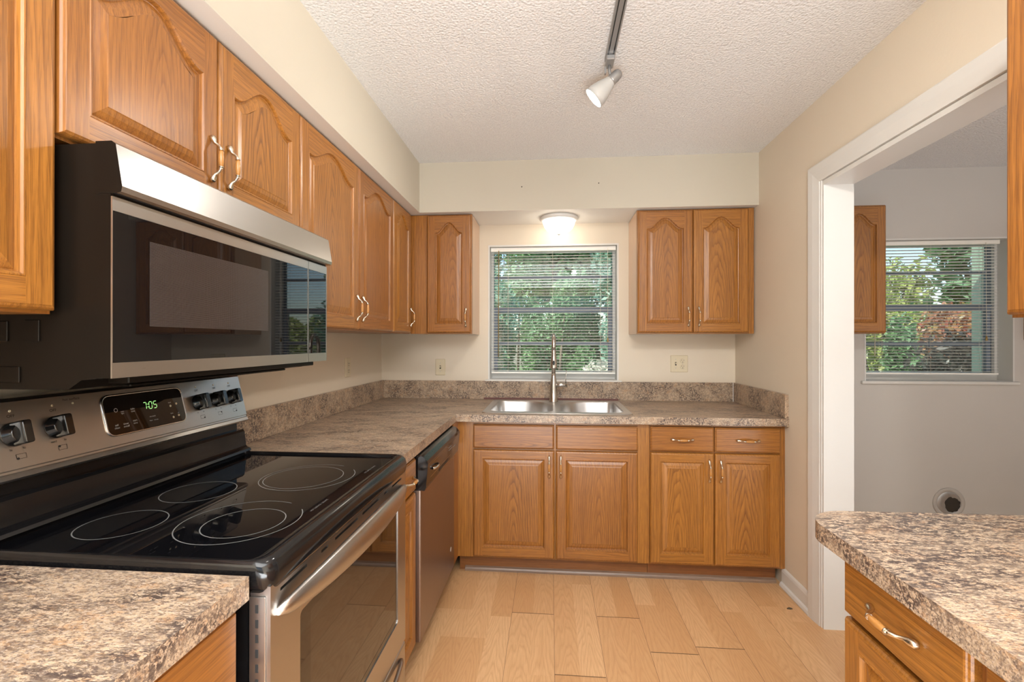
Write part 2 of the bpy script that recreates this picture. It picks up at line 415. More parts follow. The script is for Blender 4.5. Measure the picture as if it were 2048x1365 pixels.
mb = MB(); mb.prism(rect(XL, XR+.06, 0, ZC), [rect(*K1)], lambda u, v, t: (u, t, v), YB, YB+.20, WALL); struct(mb.obj('wall_back'))
mb = MB(); mb.prism(rect(XR+.06, XR2, 0, ZC), [rect(*K2)], lambda u, v, t: (u, t, v), YB, YB+.20, LWALL)
struct(mb.obj('wall_laundry_back'))
struct(bx(XR2, XR2+.15, YREAR-.2, YB+.2, -.1, ZC, LWALL).obj('wall_laundry_right'))
# rear wall with patio opening
mb = MB(); mb.prism([(XL, 0), (-1.0, 0), (-1.0, 2.3), (1.2, 2.3), (1.2, 0), (XR2, 0), (XR2, ZC), (XL, ZC)], [], lambda u, v, t: (u, t, v), YREAR-.2, YREAR, WALL)
struct(mb.obj('wall_rear'))
# partition with the cased opening (jambs at OY0 and OY1)
OY0, OY1, OZ = 1.10, 2.224, 2.045
mb = MB()
mb.prism([(OY1+.02, 0), (YB, 0), (YB, ZC), (YREAR, ZC), (YREAR, 0), (OY0-.02, 0), (OY0-.02, OZ+.02), (OY1+.02, OZ+.02)], [], lambda u, v, t: (t, u, v), XR, XR+WT, WALL)
struct(mb.obj('wall_right'))
# jamb lining and casing
mb = MB()
mb.box(XR-.006, XR+WT+.006, OY1, OY1+.02, 0, OZ+.02, TRIM); mb.box(XR-.006, XR+WT+.006, OY0, OY1, OZ, OZ+.02, TRIM)
mb.box(XR-.006, XR+WT+.006, OY0-.02, OY0, 0, OZ+.02, TRIM)
mb.box(XR-.010, XR, OY1+.012, OY1+.028, 0, OZ+.028, TRIM, .002)
struct(mb.obj('door_1'))
cs = MB()
cw0, cw1 = .022, .108
def casing_ring(x, off): return [(x, OY1+off, 0), (x, OY1+off, OZ+off), (x, OY0-off, OZ+off), (x, OY0-off, 0)]
cs.loft([casing_ring(XR, cw1), casing_ring(XR-.018, cw1), casing_ring(XR-.021, cw1-.006), casing_ring(XR-.019, .07), casing_ring(XR-.014, .035), casing_ring(XR-.013, .024), casing_ring(XR, cw0)], TRIM, closed=False)
struct(cs.obj('trim_1'))
# soffit boxes over the cabinets
mb = MB()
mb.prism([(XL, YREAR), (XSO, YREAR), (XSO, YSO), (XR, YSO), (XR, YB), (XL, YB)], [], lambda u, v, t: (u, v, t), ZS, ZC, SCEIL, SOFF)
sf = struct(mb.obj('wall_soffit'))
for px_, pz_ in ((.30, 2.31), (-.18, 2.30)):
    MB().lathe([(.004, 0), (.003, .0008)], SLOT, 8, Matrix.Translation((px_, YSO, pz_)) @ Matrix.Rotation(PI/2, 4, 'X')).obj('nail_hole', sf)
MB().lathe([(.005, 0), (.004, .001)], SLOT, 8, Matrix.Translation((XSO, 1.20, 2.32)) @ Matrix.Rotation(PI/2, 4, 'Y')).obj('nail_hole', sf)
# baseboards
mb = MB()
prof = [(0, 0), (-.022, 0), (-.024, .008), (-.020, .020), (-.011, .026), (-.011, .082), (-.008, .094), (-.002, .102), (0, .102)]
mb.loft([[(XR+a, 2.60, z) for a, z in prof], [(XR+a, OY1+.10, z) for a, z in prof]], TRIM, cap0=True, cap1=True)
struct(mb.obj('baseboard_right'))
mb = MB(); mb.loft([[(XR+WT, YB+a, z) for a, z in prof], [(XR2, YB+a, z) for a, z in prof]], TRIM, cap0=True, cap1=True); struct(mb.obj('baseboard_laundry'))

# ============================================================ windows
def window(idx, X0, X1, Z0, Z1, rails):
    w = bpy.data.objects.new('window_%d' % idx, None); C.objects.link(w); w.location = ((X0+X1)/2, YB+.1, Z0); struct(w)
    cx, cy, cz = w.location
    def P(mb_, nm, **k): return mb_.obj(nm, w, (-cx, -cy, -cz), **k)
    yo = YB+.13
    mb = MB(); fw = .045
    mb.prism(rect(X0, X1, Z0, Z1), [rect(X0+fw*.55, X1-fw*.55, Z0+.05, Z1-.03)], lambda u, v, t: (u, t, v), yo, yo+.05, ALU); P(mb, 'window_frame')
    z1, z2, z3 = rails
    P(bx(X0+.03, X1-.03, yo+.02, yo+.045, z1-.009, z1+.009, ALU, .002), 'glazing_bar')
    mb = bx(X0+.02, X1-.02, yo-.002, yo+.03, z2-.020, z2+.020, ALU, .003); mb.box(X0+.02, X1-.02, yo-.010, yo, z2+.010, z2+.018, ALU); P(mb, 'meeting_rail')
    P(bx(X0+.03, X1-.03, yo+.005, yo+.03, z3-.013, z3+.013, ALU, .002), 'glazing_bar')
    for sx in (X0+.025, X1-.025-.030): P(bx(sx, sx+.028, yo, yo+.03, Z0+.05, z2, ALU, .002), 'sash_stile')
    P(bx(X0+.02, X1-.02, yo+.026, yo+.029, z2, Z1-.02, GLASS), 'pane'); P(bx(X0+.03, X1-.03, yo+.012, yo+.015, Z0+.045, z2, GLASS), 'pane')
    P(bx(X0-.022, X1+.022, YB-.018, YB+.13, Z0-.020, Z0, GROUTW, .004), 'window_sill')
    mb = MB(); e = .010
    mb.prism(rect(X0, X1, Z0, Z1), [rect(X0+e, X1-e, Z0+.001, Z1-e)], lambda u, v, t: (u, t, v), YB-.002, YB+.127, TRIM)
    mb.prism(rect(X0+e, X1-e, Z0+.001, Z1-e), [rect(X0+.027, X1-.027, Z0+.050, Z1-.03)], lambda u, v, t: (u, t, v), YB+.105, YB+.127, TRIM); P(mb, 'window_lining')
    return w
window(1, *K1, (1.795, 1.556, 1.307))
window(2, *K2, (1.795, 1.556, 1.307))
def blind(X0, X1, Z0, Z1, label, wand_x, cord_x, wand_col, tilt):
    t = thing('venetian_blind', label, 'blinds', ((X0+X1)/2, YB+.045, Z0)); cx, cy, cz = t.location
    hw = (X1-X0)/2
    bx(-hw, hw, -.018, .018, Z1-Z0-.040, Z1-Z0-.012, BLIND, .003).obj('headrail', t)
    mb = MB(); top = Z1-Z0-.052; n = 42; bot = .050
    for i in range(n):
        z = bot+.012 + (top-bot-.012)*i/(n-1)
        pr = []
        for s in (-1, -.5, 0, .5, 1):
            y = .0125*s*math.cos(tilt); zz = z + .0125*s*math.sin(tilt) + .0022*(1-s*s); pr.append((y, zz))
        loop = pr + [(y, zz-.0006) for y, zz in pr[::-1]]
        mb.loft([[(-hw+.004, y, zz) for y, zz in loop], [(hw-.004, y, zz) for y, zz in loop]], BLIND, cap0=True, cap1=True)
    mb.obj('slats', t)
    bx(-hw+.004, hw-.004, -.012, .012, bot-.008, bot+.004, BLIND, .002).obj('bottom_rail', t)
    for fx in (-.72, 0, .76):
        mb = MB()
        for y in (-.0135, .0135): mb.tube([(fx*hw, y, bot), (fx*hw, y, top+.01)], .0007, CORD, 5)
        mb.obj('ladder_cord', t)
    x = wand_x-cx; MB().tube([(x, -.024, Z1-Z0-.035), (x-.002, -.026, .16)], .0028, wand_col, 6).obj('tilt_wand', t)
    if cord_x:
        x = cord_x-cx; c_ = MB().tube([(x, -.022, Z1-Z0-.03), (x+.001, -.024, .30)], .0012, CORD, 5).obj('pull_cord', t)
        MB().lathe([(.002, .30), (.004, .296), (.007, .272), (.006, .268)], BLINDD, 10, Matrix.Translation((x+.001, -.024, 0))).obj('tassel', c_)
    return t
blind(K1[0]+.014, K1[1]-.014, K1[2], K1[3], 'white mini blind in the window above the kitchen sink, slats tilted open', -.368, .402, BLINDD, .10)
blind(K2[0]+.014, K2[1]-.060, K2[2], K2[3], 'white mini blind in the window of the dim laundry room beyond the doorway', 2.17, 2.86, CORD, -.12)

# ============================================================ cabinet parts
def arch_contour(a, zb, zsh, rise, n=40):
    """opening outline: bottom left -> bottom right -> up -> arched top -> down; a = half width"""
    P = [(-a + 2*a*i/12, zb) for i in range(13)]
    P += [(a, zb + (zsh-zb)*i/6) for i in range(1, 7)]
    if rise:
        for i in range(1, n):
            u = 1 - 2*i/n; au = abs(u)
            g = 0 if au > .90 else (.5+.5*math.cos(PI*(au/.90)**1.12))
            P.append((a*u, zsh + rise*g))
    else:
        P += [(a*(1-2*i/12), zsh) for i in range(1, 12)]
    P += [(-a, zsh - (zsh-zb)*i/6) for i in range(0, 6)]
    return P
def inset(P, d):
    n = len(P); out = []
    for i in range(n):
        p0, p1, p2 = Vector(P[i-1]), Vector(P[i]), Vector(P[(i+1) % n])
        d1, d2 = (p1-p0).normalized(), (p2-p1).normalized()
        n1, n2 = Vector((-d1.y, d1.x)), Vector((-d2.y, d2.x))
        m = (n1+n2); L = m.length
        m = m/L if L > 1e-6 else n1
        k = 1/max(.5, m.dot(n1)); q = p1 + m*d*k
        out.append((q.x, q.y))
    return out
def arch_rings(a, zb, zsh, rise, ds, n=44):
    """the opening outline inset by each distance in ds; the arched top is a true parallel curve"""
    def top(x):
        au = abs(x)/a
        return zsh + (0 if (au > .90 or not rise) else rise*(.5+.5*math.cos(PI*(au/.90)**1.12)))
    xs = [-a + 2*a*i/400 for i in range(401)]; T = [(x, top(x)) for x in xs]; out = []
    for d in ds:
        A = a-d; P = [(-A + 2*A*i/12, zb+d) for i in range(13)]
        def zt(x):
            if d < 1e-6: return top(x)
            return min(z - math.sqrt(max(0, d*d-(x-q)**2)) for q, z in T if abs(x-q) <= d)
        Z = zt(A); P += [(A, zb+d + (Z-zb-d)*i/6) for i in range(1, 7)]
        m = n if rise else 12
        P += [(A*(1-2*i/m), zt(A*(1-2*i/m))) for i in range(1, m)]
        P += [(-A, Z-(Z-zb-d)*i/6) for i in range(0, 6)]
        out.append(P)
    return out
def door_mesh(w, h, arch=0, stile=.052, brail=.055, trail=.045):
    """front at y=-.02, back at y=0, x centred, z from 0"""
    mb = MB(); t = .02; a = w/2-stile; zsh = h-trail-arch; e = .008
    cont = arch_rings(a, brail, zsh, arch, [0])[0]
    def R(d, y): return [(x, y, z) for x, z in [(-w/2+d, d), (w/2-d, d), (w/2-d, h-d), (-w/2+d, h-d)]]
    mb.loft([R(0, 0), R(0, -.010), R(.0015, -.014), R(.0045, -.0175), R(e, -t+.001), R(e+.0015, -t)], OV, cap0=True)
    e2 = e+.0015
    q = lambda pts, m: mb.face([mb.v(x, -t, z) for x, z in pts], m)
    q([(-w/2+e2, e2), (-a, e2), (-a, h-e2), (-w/2+e2, h-e2)], OV); q([(a, e2), (w/2-e2, e2), (w/2-e2, h-e2), (a, h-e2)], OV)
    q([(-a, e2), (a, e2), (a, brail), (-a, brail)], OH)
    top = [p for p in cont if p[1] >= zsh-1e-6]  # right to left
    for (x1, z1), (x2, z2) in zip(top, top[1:]): q([(x1, z1), (x1, h-e2), (x2, h-e2), (x2, z2)], OH)
    prof = [(0, -t), (.0015, -t-.0012), (.004, -t-.001), (.0065, -t+.0025), (.008, -t+.008), (.0105, -t+.0088), (.0125, -t+.0078), (.024, -t+.0035), (.036, -t+.0012), (.0385, -t+.0002)]
    rings = [[(x, y, z) for x, z in L] for L, (d, y) in zip(arch_rings(a, brail, zsh, arch, [p[0] for p in prof]), prof)]
    Rv = mb.loft(rings, OV)
    inn = Rv[-1]
    f = mb.face(inn[::-1], OC)
    if f: bmesh.ops.triangulate(mb.bm, faces=[f])
    mb_name = 'door'
    me = mb.mesh(mb_name, fix=True)
    return me
def slab_mesh(w, h, m=None):
    mb = MB(); t = .02; m = m or OH
    def R(d, y): return [(x, y, z) for x, z in [(-w/2+d, d), (w/2-d, d), (w/2-d, h-d), (-w/2+d, h-d)]]
    mb.loft([R(0, 0), R(0, -.011), R(.002, -.0145), R(.005, -.016), R(.006, -.0185), R(.0085, -t)], m, cap0=True, cap1=True)
    return mb.mesh('drawer_front')
def handle_mesh():
    """bow pull along z, centred, projects to -y, 0.118 long"""
    mb = MB()
    L = .059
    arm = lambda s: [(0, -.001, s*L), (0, -.006, s*(L-.003)), (0, -.009, s*(L-.010)), (0, -.013, s*(L-.018)), (0, -.022, s*(L-.024)), (0, -.0275, s*(L-.031)), (0, -.029, s*(L-.036))]
    rad = [.0055, .0078, .0070, .0042, .0036, .0040, .0052]
    for s in (-1, 1): mb.tube(arm(s), rad, PEWTER, 10)
    mb.tube([(0, -.029, -.0235), (0, -.0292, -.021)], .0064, PEWTER, 10); mb.tube([(0, -.029, .0235), (0, -.0292, .021)], .0064, PEWTER, 10)
    zs = [-.0215, -.016, -.008, 0, .008, .016, .0215]; rr = [.0042, .0056, .0066, .0070, .0066, .0056, .0042]
    mb.tube([(0, -.0295, z) for z in zs], rr, WOODGRIP, 12)
    return mb.mesh('handle')
HANDLE = handle_mesh()
def add_door(cab, x0, x1, z0, z1, hx=None, hz=None, arch=0, y=0, handle=True, label=None):
    w, h = x1-x0, z1-z0
    d = link('door', door_mesh(w, h, arch), cab, ((x0+x1)/2, y, z0), label=label)
    if hx is not None: link('handle', HANDLE, d, (hx-(x0+x1)/2, -.02, hz-z0))
    return d
def add_drawer(cab, x0, x1, z0, z1, handle=True, m=None, name='drawer', y=0, label=None):
    d = link(name, slab_mesh(x1-x0, z1-z0, m), cab, ((x0+x1)/2, y, z0), label=label)
    if handle: link('handle', HANDLE, d, (0, -.02, (z1-z0)/2), (0, PI/2, 0))
    return d
def carcass(cab, w, h, depth, side=OV, front=OV, toe=0, x0=0):
    """body: sides and bottom; face frame at y 0..0.019; z from 0"""
    mb = MB()
    mb.box(x0, x0+.012, .019, depth, toe, h, side); mb.box(x0+w-.012, x0+w, .019, depth, toe, h, side)
    mb.box(x0+.012, x0+w-.012, .019, depth-.004, toe, toe+.012, side); mb.box(x0+.012, x0+w-.012, .019, depth-.004, h-.012, h, side)
    mb.box(x0+.012, x0+w-.012, depth-.010, depth-.004, toe, h, side)
    b = mb.obj('body', cab)
    return b
def face_frame(cab, w, h, stiles, rails, z0=0, x0=0, th=.019):
    mb = MB()
    for a, b in stiles: mb.box(a, b, 0, th, z0, h, OV)
    for a, b in rails:
        for (s0, s1), (s2, s3) in zip(stiles, stiles[1:]): mb.box(s1, s2, 0.0003, th, a, b, OH)
    return mb.obj('face_frame', cab)

ZU = 1.372      # bottom of upper cabinets
UH = ZS-.004-ZU
FX = -.915      # face frame plane of the left uppers
LR = PI/2
def upper(label, y0, y1, doors, z0=ZU, arch=.066, group=None, x=FX, rz=LR, side=OV, base=None, depth=None):
    """y0..y1 position along the wall; doors: list of (a, b, handle side)"""
    t = thing('wall_cabinet', label, 'cabinet', base or (x, y0, z0), rz, group)
    w = y1-y0; h = ZS-.004-z0; depth = depth or abs(abs(XL)-abs(x))-.001
    carcass(t, w, h, depth, side)
    st = [(0, .03)]
    for (a, b, s), (c, d, s2) in zip(doors, doors[1:]): st.append(((b+c)/2-.02-y0, (b+c)/2+.02-y0))
    st.append((w-.03, w)); face_frame(t, w, h, st, [(0, .035), (h-.035, h)])
    for a, b, s in doors:
        hx = None
        if s: hx = (b-.030 if s > 0 else a+.030)-y0
        add_door(t, a-y0, b-y0, .006, h-.006, hx, .105, arch)
    return t
upper('honey oak arched wall cabinet left of the microwave, nearest the camera', -.02, .770, [(-.01, .378, 1), (.381, .767, -1)])
upper('short honey oak wall cabinet with two arched doors directly above the microwave', .772, 1.584, [(.772, 1.175, 1), (1.180, 1.583, -1)], z0=1.70, arch=.075)
upper('tall honey oak wall cabinet with two arched doors, just right of the microwave', 1.586, 2.574, [(1.588, 2.088, 1), (2.094, 2.570, -1)])
t = upper('narrow oak corner wall cabinet with one arched door at the end of the left wall', 2.575, 2.94, [(2.578, 2.905, 1)])
bt = lambda x0: (x0, 2.946, ZU)
def upper_back(label, X0, X1, doors, z0=ZU, side=OV, y=2.946, left_stile=.03, right_stile=.03, arch=.066, group=None):
    t = thing('wall_cabinet', label, 'cabinet', (X0, y, z0), 0, group); w = X1-X0; h = ZS-.004-z0
    carcass(t, w, h, YB-y-.001, side)
    st = [(0, left_stile)]
    for (a, b, s), (c, d, s2) in zip(doors, doors[1:]): st.append(((b+c)/2-.02-X0, (b+c)/2+.02-X0))
    st.append((w-right_stile, w)); face_frame(t, w, h, st, [(0, .035), (h-.035, h)])
    for a, b, s in doors:
        hx = None
        if s: hx = (b-.030 if s > 0 else a+.030)-X0
        add_door(t, a-X0, b-X0, .006, h-.006, hx, .105, arch)
    return t
upper_back('single door oak wall cabinet on the back wall, left of the sink window', -.914, -.505, [(-.800, -.512, 1)], side=OGREY, left_stile=.11)
upper_back('double door oak wall cabinet on the back wall, right of the sink window', .543, 1.250, [(.546, .880, 1), (.884, 1.214, -1)], side=OGREY, right_stile=.036)
upper_back('greyish oak wall cabinet in the laundry room, left of the blinded window', XR+WT+.002, 2.010, [(1.385, 1.695, 1), (1.70, 2.006, 0)])
upper_back('sliver of wall cabinet right of the laundry room window', 3.065, 3.70, [(3.07, 3.38, 1), (3.385, 3.695, -1)], z0=1.335)
# right foreground upper cabinet above the peninsula, facing -X
t = thing('wall_cabinet', 'oak wall cabinet at the right edge, hanging above the peninsula counter', 'cabinet', (.951, 1.032, ZU), -PI/2)
w_, h_ = 1.05, ZS-.004-ZU
carcass(t, w_, h_, XR-.951-.001); face_frame(t, w_, h_, [(0, .03), (.51, .54), (w_-.03, w_)], [(0, .035), (h_-.035, h_)])
add_door(t, .004, .522, .006, h_-.006, .49, .105, .066); add_door(t, .528, 1.046, .006, h_-.006, .56, .105, .066)

# ---- base cabinets
BF = 2.585        # face frame plane, back run (door fronts at 2.565)
ZK = .872         # top of the base cabinets
def base_back():
    # sink base
    t = thing('base_cabinet', 'oak sink base cabinet with two raised panel doors under the steel sink', 'cabinet', (-.523, BF, 0)); o = -.523
    mb = MB(); d_ = YB-BF-.002
    mb.box(0, .012, .019, d_, .10, ZK, OV); mb.box(1.054, 1.066, .019, d_, .10, ZK, OV); mb.box(.012, 1.054, .019, d_, .10, .112, OV); mb.box(.012, 1.054, d_-.006, d_, .112, ZK, OV)
    mb.box(-.032, 0, -.126, .019, .10, ZK, OV); mb.obj('body', t)
    face_frame(t, 1.066, ZK, [(.0, .088), (.53, .57), (1.002, 1.066)], [(.10, .130), (.70, .735), (.845, ZK)], .10)
    add_drawer(t, -.434-o, .021-o, .721, .855, False, OHC, 'false_drawer_front'); add_drawer(t, .032-o, .479-o, .721, .855, False, OH, 'false_drawer_front')
    add_door(t, -.434-o, .023-o, .110, .712, -.006-o, .626, 0); add_door(t, .031-o, .479-o, .110, .712, .058-o, .626, 0)
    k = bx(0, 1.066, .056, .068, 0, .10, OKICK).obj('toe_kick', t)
    t = thing('base_cabinet', 'oak base cabinet with two drawers over two doors, against the right wall', 'cabinet', (.545, BF, 0)); o = .545
    W_ = XR-.546
    mb = MB(); mb.box(0, .012, .019, d_, .10, ZK, OV); mb.box(W_-.012, W_, .019, d_, .10, ZK, OV); mb.box(.012, W_-.012, .019, d_, .10, .112, OV); mb.box(.012, W_-.012, d_-.006, d_, .112, ZK, OV); mb.obj('body', t)
    face_frame(t, W_, ZK, [(0, .03), (.325, .355), (.675, W_)], [(.10, .130), (.70, .735), (.845, ZK)], .10)
    add_drawer(t, .001, .338, .723, .857); add_drawer(t, .343, .683, .723, .857, m=OHC)
    add_door(t, .001, .338, .110, .716, .310, .622, 0); add_door(t, .343, .683, .110, .716, .370, .622, 0)
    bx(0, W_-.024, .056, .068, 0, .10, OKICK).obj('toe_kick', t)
base_back()
mb = MB(); shoe = ((0, 0), (-.018, 0), (-.017, .010), (-.012, .018), (0, .024))
mb.loft([[(x, 2.6405+a, z) for a, z in shoe] for x in (-.490, XR-.026)], OSHOE, cap0=True, cap1=True)
struct(mb.obj('trim_2'))
# narrow cabinet between range and dishwasher
LF = -.554
t = thing('base_cabinet', 'narrow oak base cabinet squeezed between the range and the dishwasher', 'cabinet', (LF, 1.574, 0), LR)
w_ = .232; d_ = abs(XL)-.554-.002
mb = MB(); mb.box(0, .012, .019, d_, .10, ZK, OV); mb.box(w_-.012, w_, .019, d_, .10, ZK, OV); mb.box(.012, w_-.012, .019, d_, .10, .112, OV); mb.obj('body', t)
face_frame(t, w_, ZK, [(0, .02), (w_-.012, w_)], [(.10, .13), (.70, .735), (.845, ZK)], .10)
add_drawer(t, .006, w_-.004, .728, .857); add_door(t, .006, w_-.004, .110, .718, None, None, 0)
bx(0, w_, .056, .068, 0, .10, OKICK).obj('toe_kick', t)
# near left cabinet
t = thing('base_cabinet', 'oak base cabinet under the countertop in the near left corner', 'cabinet', (LF, -.02, 0), LR)
w_ = .775
mb = MB(); mb.box(0, .012, .019, d_, .10, ZK-.004, OV); mb.box(w_-.012, w_, .019, d_, .10, ZK-.004, OV); mb.box(.012, w_-.012, .019, d_, .10, .112, OV); mb.obj('body', t)
face_frame(t, w_, ZK-.004, [(0, .03), (w_-.012, w_)], [(.10, .13), (.70, .735), (.845, ZK-.004)], .10)
add_drawer(t, .25, w_-.004, .728, .862); add_door(t, .25, w_-.004, .110, .718, .28, .622, 0)
bx(0, w_, .056, .068, 0, .10, OKICK).obj('toe_kick', t)
# peninsula cabinet, faces -X
t = thing('base_cabinet', 'oak base cabinet with drawers under the peninsula counter, lower right', 'cabinet', (.645, 1.045, 0), -PI/2)
w_ = 1.60; d_ = XR-.645-.002
mb = MB(); mb.box(0, .012, .019, d_, .10, ZK, OV); mb.box(w_-.012, w_, .019, d_, .10, ZK, OV); mb.box(.012, w_-.012, .019, d_, .10, .112, OV); mb.obj('body', t)
face_frame(t, w_, ZK, [(0, .02), (.285, .335), (.80, .84), (w_-.03, w_)], [(.10, .13), (.70, .735), (.845, ZK)], .10)
add_drawer(t, .002, .300, .744, .868); add_drawer(t, .322, .81, .744, .868); add_drawer(t, .83, 1.58, .744, .868)
add_door(t, .002, .300, .110, .734, None, None, 0); add_door(t, .322, .81, .110, .734, .35, .64, 0); add_door(t, .83, 1.58, .110, .734, .86, .64, 0)
bx(0, w_, .056, .068, 0, .10, OKICK).obj('toe_kick', t)

# ============================================================ countertops
YCF, XCF = 2.540, -.525
SK = (-.388, .458, 2.605, 3.165)     # sink rim
t = thing('countertop', 'long L-shaped granite-look laminate countertop running from the range around to the right wall', 'countertop', (XCF, YCF, .872)); o = Vector(t.location)
SM = (SK[0]+.015, SK[1]-.015, SK[2]+.015, SK[3]-.015)
mb = MB()
mb.prism([(XL+.001, 1.568), (XCF, 1.568), (XCF, YCF), (XR-.001, YCF), (XR-.001, YB-.001), (XL+.001, YB-.001)], [rect(*SM)], lambda u, v, z: (u-o.x, v-o.y, z-o.z), .8735, CT, LAM, LAMV)
mb.obj('slab', t)
ZT = 1.0425
mb = MB(); mb.box(XL+.001-o.x, XL+.020-o.x, 1.568-o.y, YB-.001-o.y, CT-o.z, ZT-o.z, LAMV, .0015, 1)
mb.box(XL+.020-o.x, XR-.020-o.x, YB-.020-o.y, YB-.001-o.y, CT-o.z, ZT-o.z, LAMV, .0015, 1)
mb.box(XR-.020-o.x, XR-.001-o.x, YCF+.004-o.y, YB-.001-o.y, CT-o.z, ZT-o.z, LAMV, .0015, 1)
mb.obj('backsplash', t)
mb = MB(); mb.box(XR-.024-o.x, XR-.0205-o.x, YB-.0235-o.y, YB-.020-o.y, CT-o.z+.0003, ZT-o.z, TRIM); mb.obj('caulk_line', t)
bx(-.47-o.x, .47-o.x, YB-.024-o.y, YB-.0195-o.y, CT-o.z+.0002, CT-o.z+.012, plain('dark_red_sealant', (.13, .05, .045), .5)).obj('sealant_strip', t)
t = thing('countertop', 'speckled tan laminate countertop in the near left corner beside the range', 'countertop', (XCF, .77, .870)); o = Vector(t.location)
mb = MB(); mb.prism([(XL+.001, -.6), (XCF, -.6), (XCF, .764), (XL+.001, .764)], [], lambda u, v, z: (u-o.x, v-o.y, z-o.z), .8695, CT-.003, LAM, LAMV); mb.obj('slab', t)
mb = MB(); mb.box(XL+.001-o.x, XL+.020-o.x, -.6-o.y, .764-o.y, CT-.003-o.z, ZT-o.z, LAMV, .0015, 1); mb.obj('backsplash', t)
# splash behind the range
tag(bx(XL+.0005, XL+.010, .766, 1.566, .80, ZT, LAMV).obj('backsplash_panel'), 'speckled laminate splash strip on the wall behind the range console', 'backsplash')
# peninsula slab, rounded far corner
t = thing('countertop', 'peninsula countertop with rounded corner at the lower right', 'countertop', (.60, 1.18, .872)); o = Vector(t.location)
P = [(.600, -.6)]; r1 = .105
P += [(.60+r1+r1*math.cos(PI-PI/2*i/12), 1.172-r1*.92+r1*.92*math.sin(PI-PI/2*i/12)) for i in range(13)] + [(XR-.001, 1.180), (XR-.001, -.6)]
mb = MB(); mb.prism(P, [], lambda u, v, z: (u-o.x, v-o.y, z-o.z), .8735, CT, LAMP, LAMV); mb.obj('slab', t)

# ============================================================ sink and faucet
def rr(x0, x1, y0, y1, r, n=6, rs=None):
    rs = rs or (r, r, r, r); out = []
    for (cx, cy, a0, q) in ((x1-rs[1], y0+rs[1], -PI/2, rs[1]), (x1-rs[2], y1-rs[2], 0, rs[2]), (x0+rs[3], y1-rs[3], PI/2, rs[3]), (x0+rs[0], y0+rs[0], PI, rs[0])):
        for i in range(n+1): a = a0+PI/2*i/n; out.append((cx+q*math.cos(a), cy+q*math.sin(a)))
    return out
t = thing('sink', 'double bowl stainless steel sink set into the countertop under the window', 'sink', ((SK[0]+SK[1])/2, (SK[2]+SK[3])/2, CT)); o = Vector(t.location)
hx_, hy_ = (SK[1]-SK[0])/2, (SK[3]-SK[2])/2
b1 = rr(-hx_+.035, -.018, -hy_+.045, hy_-.045, .05, 8, (.06, .06, .20, .06)); b2 = rr(.020, hx_-.035, -hy_+.045, hy_-.045, .05, 8, (.06, .06, .06, .20))
out = rr(-hx_, hx_, -hy_, hy_, .025)
mb = MB(); mb.prism(out, [b1, b2], lambda u, v, z: (u, v, z), .0025, .0045, SINKST)
Rn = [[(x, y, z) for x, y in inset(out, -d)] for d, z in ((0, .0045), (.004, .003), (.006, .0003))]
mb.loft(Rn, SINKST, smooth=True); mb.obj('rim', t)
for b in (b1, b2):
    mb = MB(); prof = [(0, .0045), (.003, .001), (.006, -.008), (.012, -.13), (.02, -.155), (.04, -.168), (.07, -.172)]
    mb.loft([[(x, y, z) for x, y in inset(b, d)] for d, z in prof], SINKST, smooth=True, cap1=True)
    bo = mb.obj('bowl', t)
    cx = sum(p[0] for p in b)/len(b); cy = sum(p[1] for p in b)/len(b)
    MB().lathe([(.045, -.171), (.043, -.168), (.03, -.170), (.01, -.169)], CHROME, 24, Matrix.Translation((cx, cy, 0))).obj('drain', bo)
t = thing('faucet', 'brushed nickel pull-down kitchen faucet with side lever behind the sink', 'faucet', (.022, 3.105, CT+.0045))
MB().lathe([(.030, 0), (.030, .004), (.0265, .008), (.0245, .09), (.0235, .12), (.0165, .17), (.0145, .19)], NICK, 28).obj('base', t)
pts = [(0, 0, .185), (0, 0, .30), (0, 0, .375)]
for i in range(1, 11): a = PI*i/10; pts.append((0, -.055+.055*math.cos(a), .375+.070*math.sin(a)))
pts += [(0, -.110, .35)]
MB().tube(pts, .0135, NICK, 16).obj('neck', t)
sp = MB().lathe([(.0140, .352), (.0150, .345), (.0155, .32), (.0175, .30), (.0225, .262), (.0245, .236), (.0240, .229), (.015, .228)], NICK, 24, Matrix.Translation((0, -.110, 0))).obj('spray_head', t)
mb = MB()
mb.loft([[(.006*math.cos(a), -.1295, .272+.010*math.sin(a)) for a in [2*PI*i/14 for i in range(14)]], [(.0075*math.cos(a), -.136, .266+.016*math.sin(a)) for a in [2*PI*i/14 for i in range(14)]]], KNOB, cap0=True, cap1=True)
mb.obj('spray_button', sp)
lv = MB().tube([(.010, 0, .112), (.05, 0, .112), (.092, 0, .1125)], .0145, NICK, 18).obj('lever_body', t)
MB().tube([(.080, 0, .120), (.082, -.002, .16), (.086, -.004, .20), (.086, -.004, .212)], [.0025, .0028, .0030, .0030], NICK, 10).obj('lever', lv)

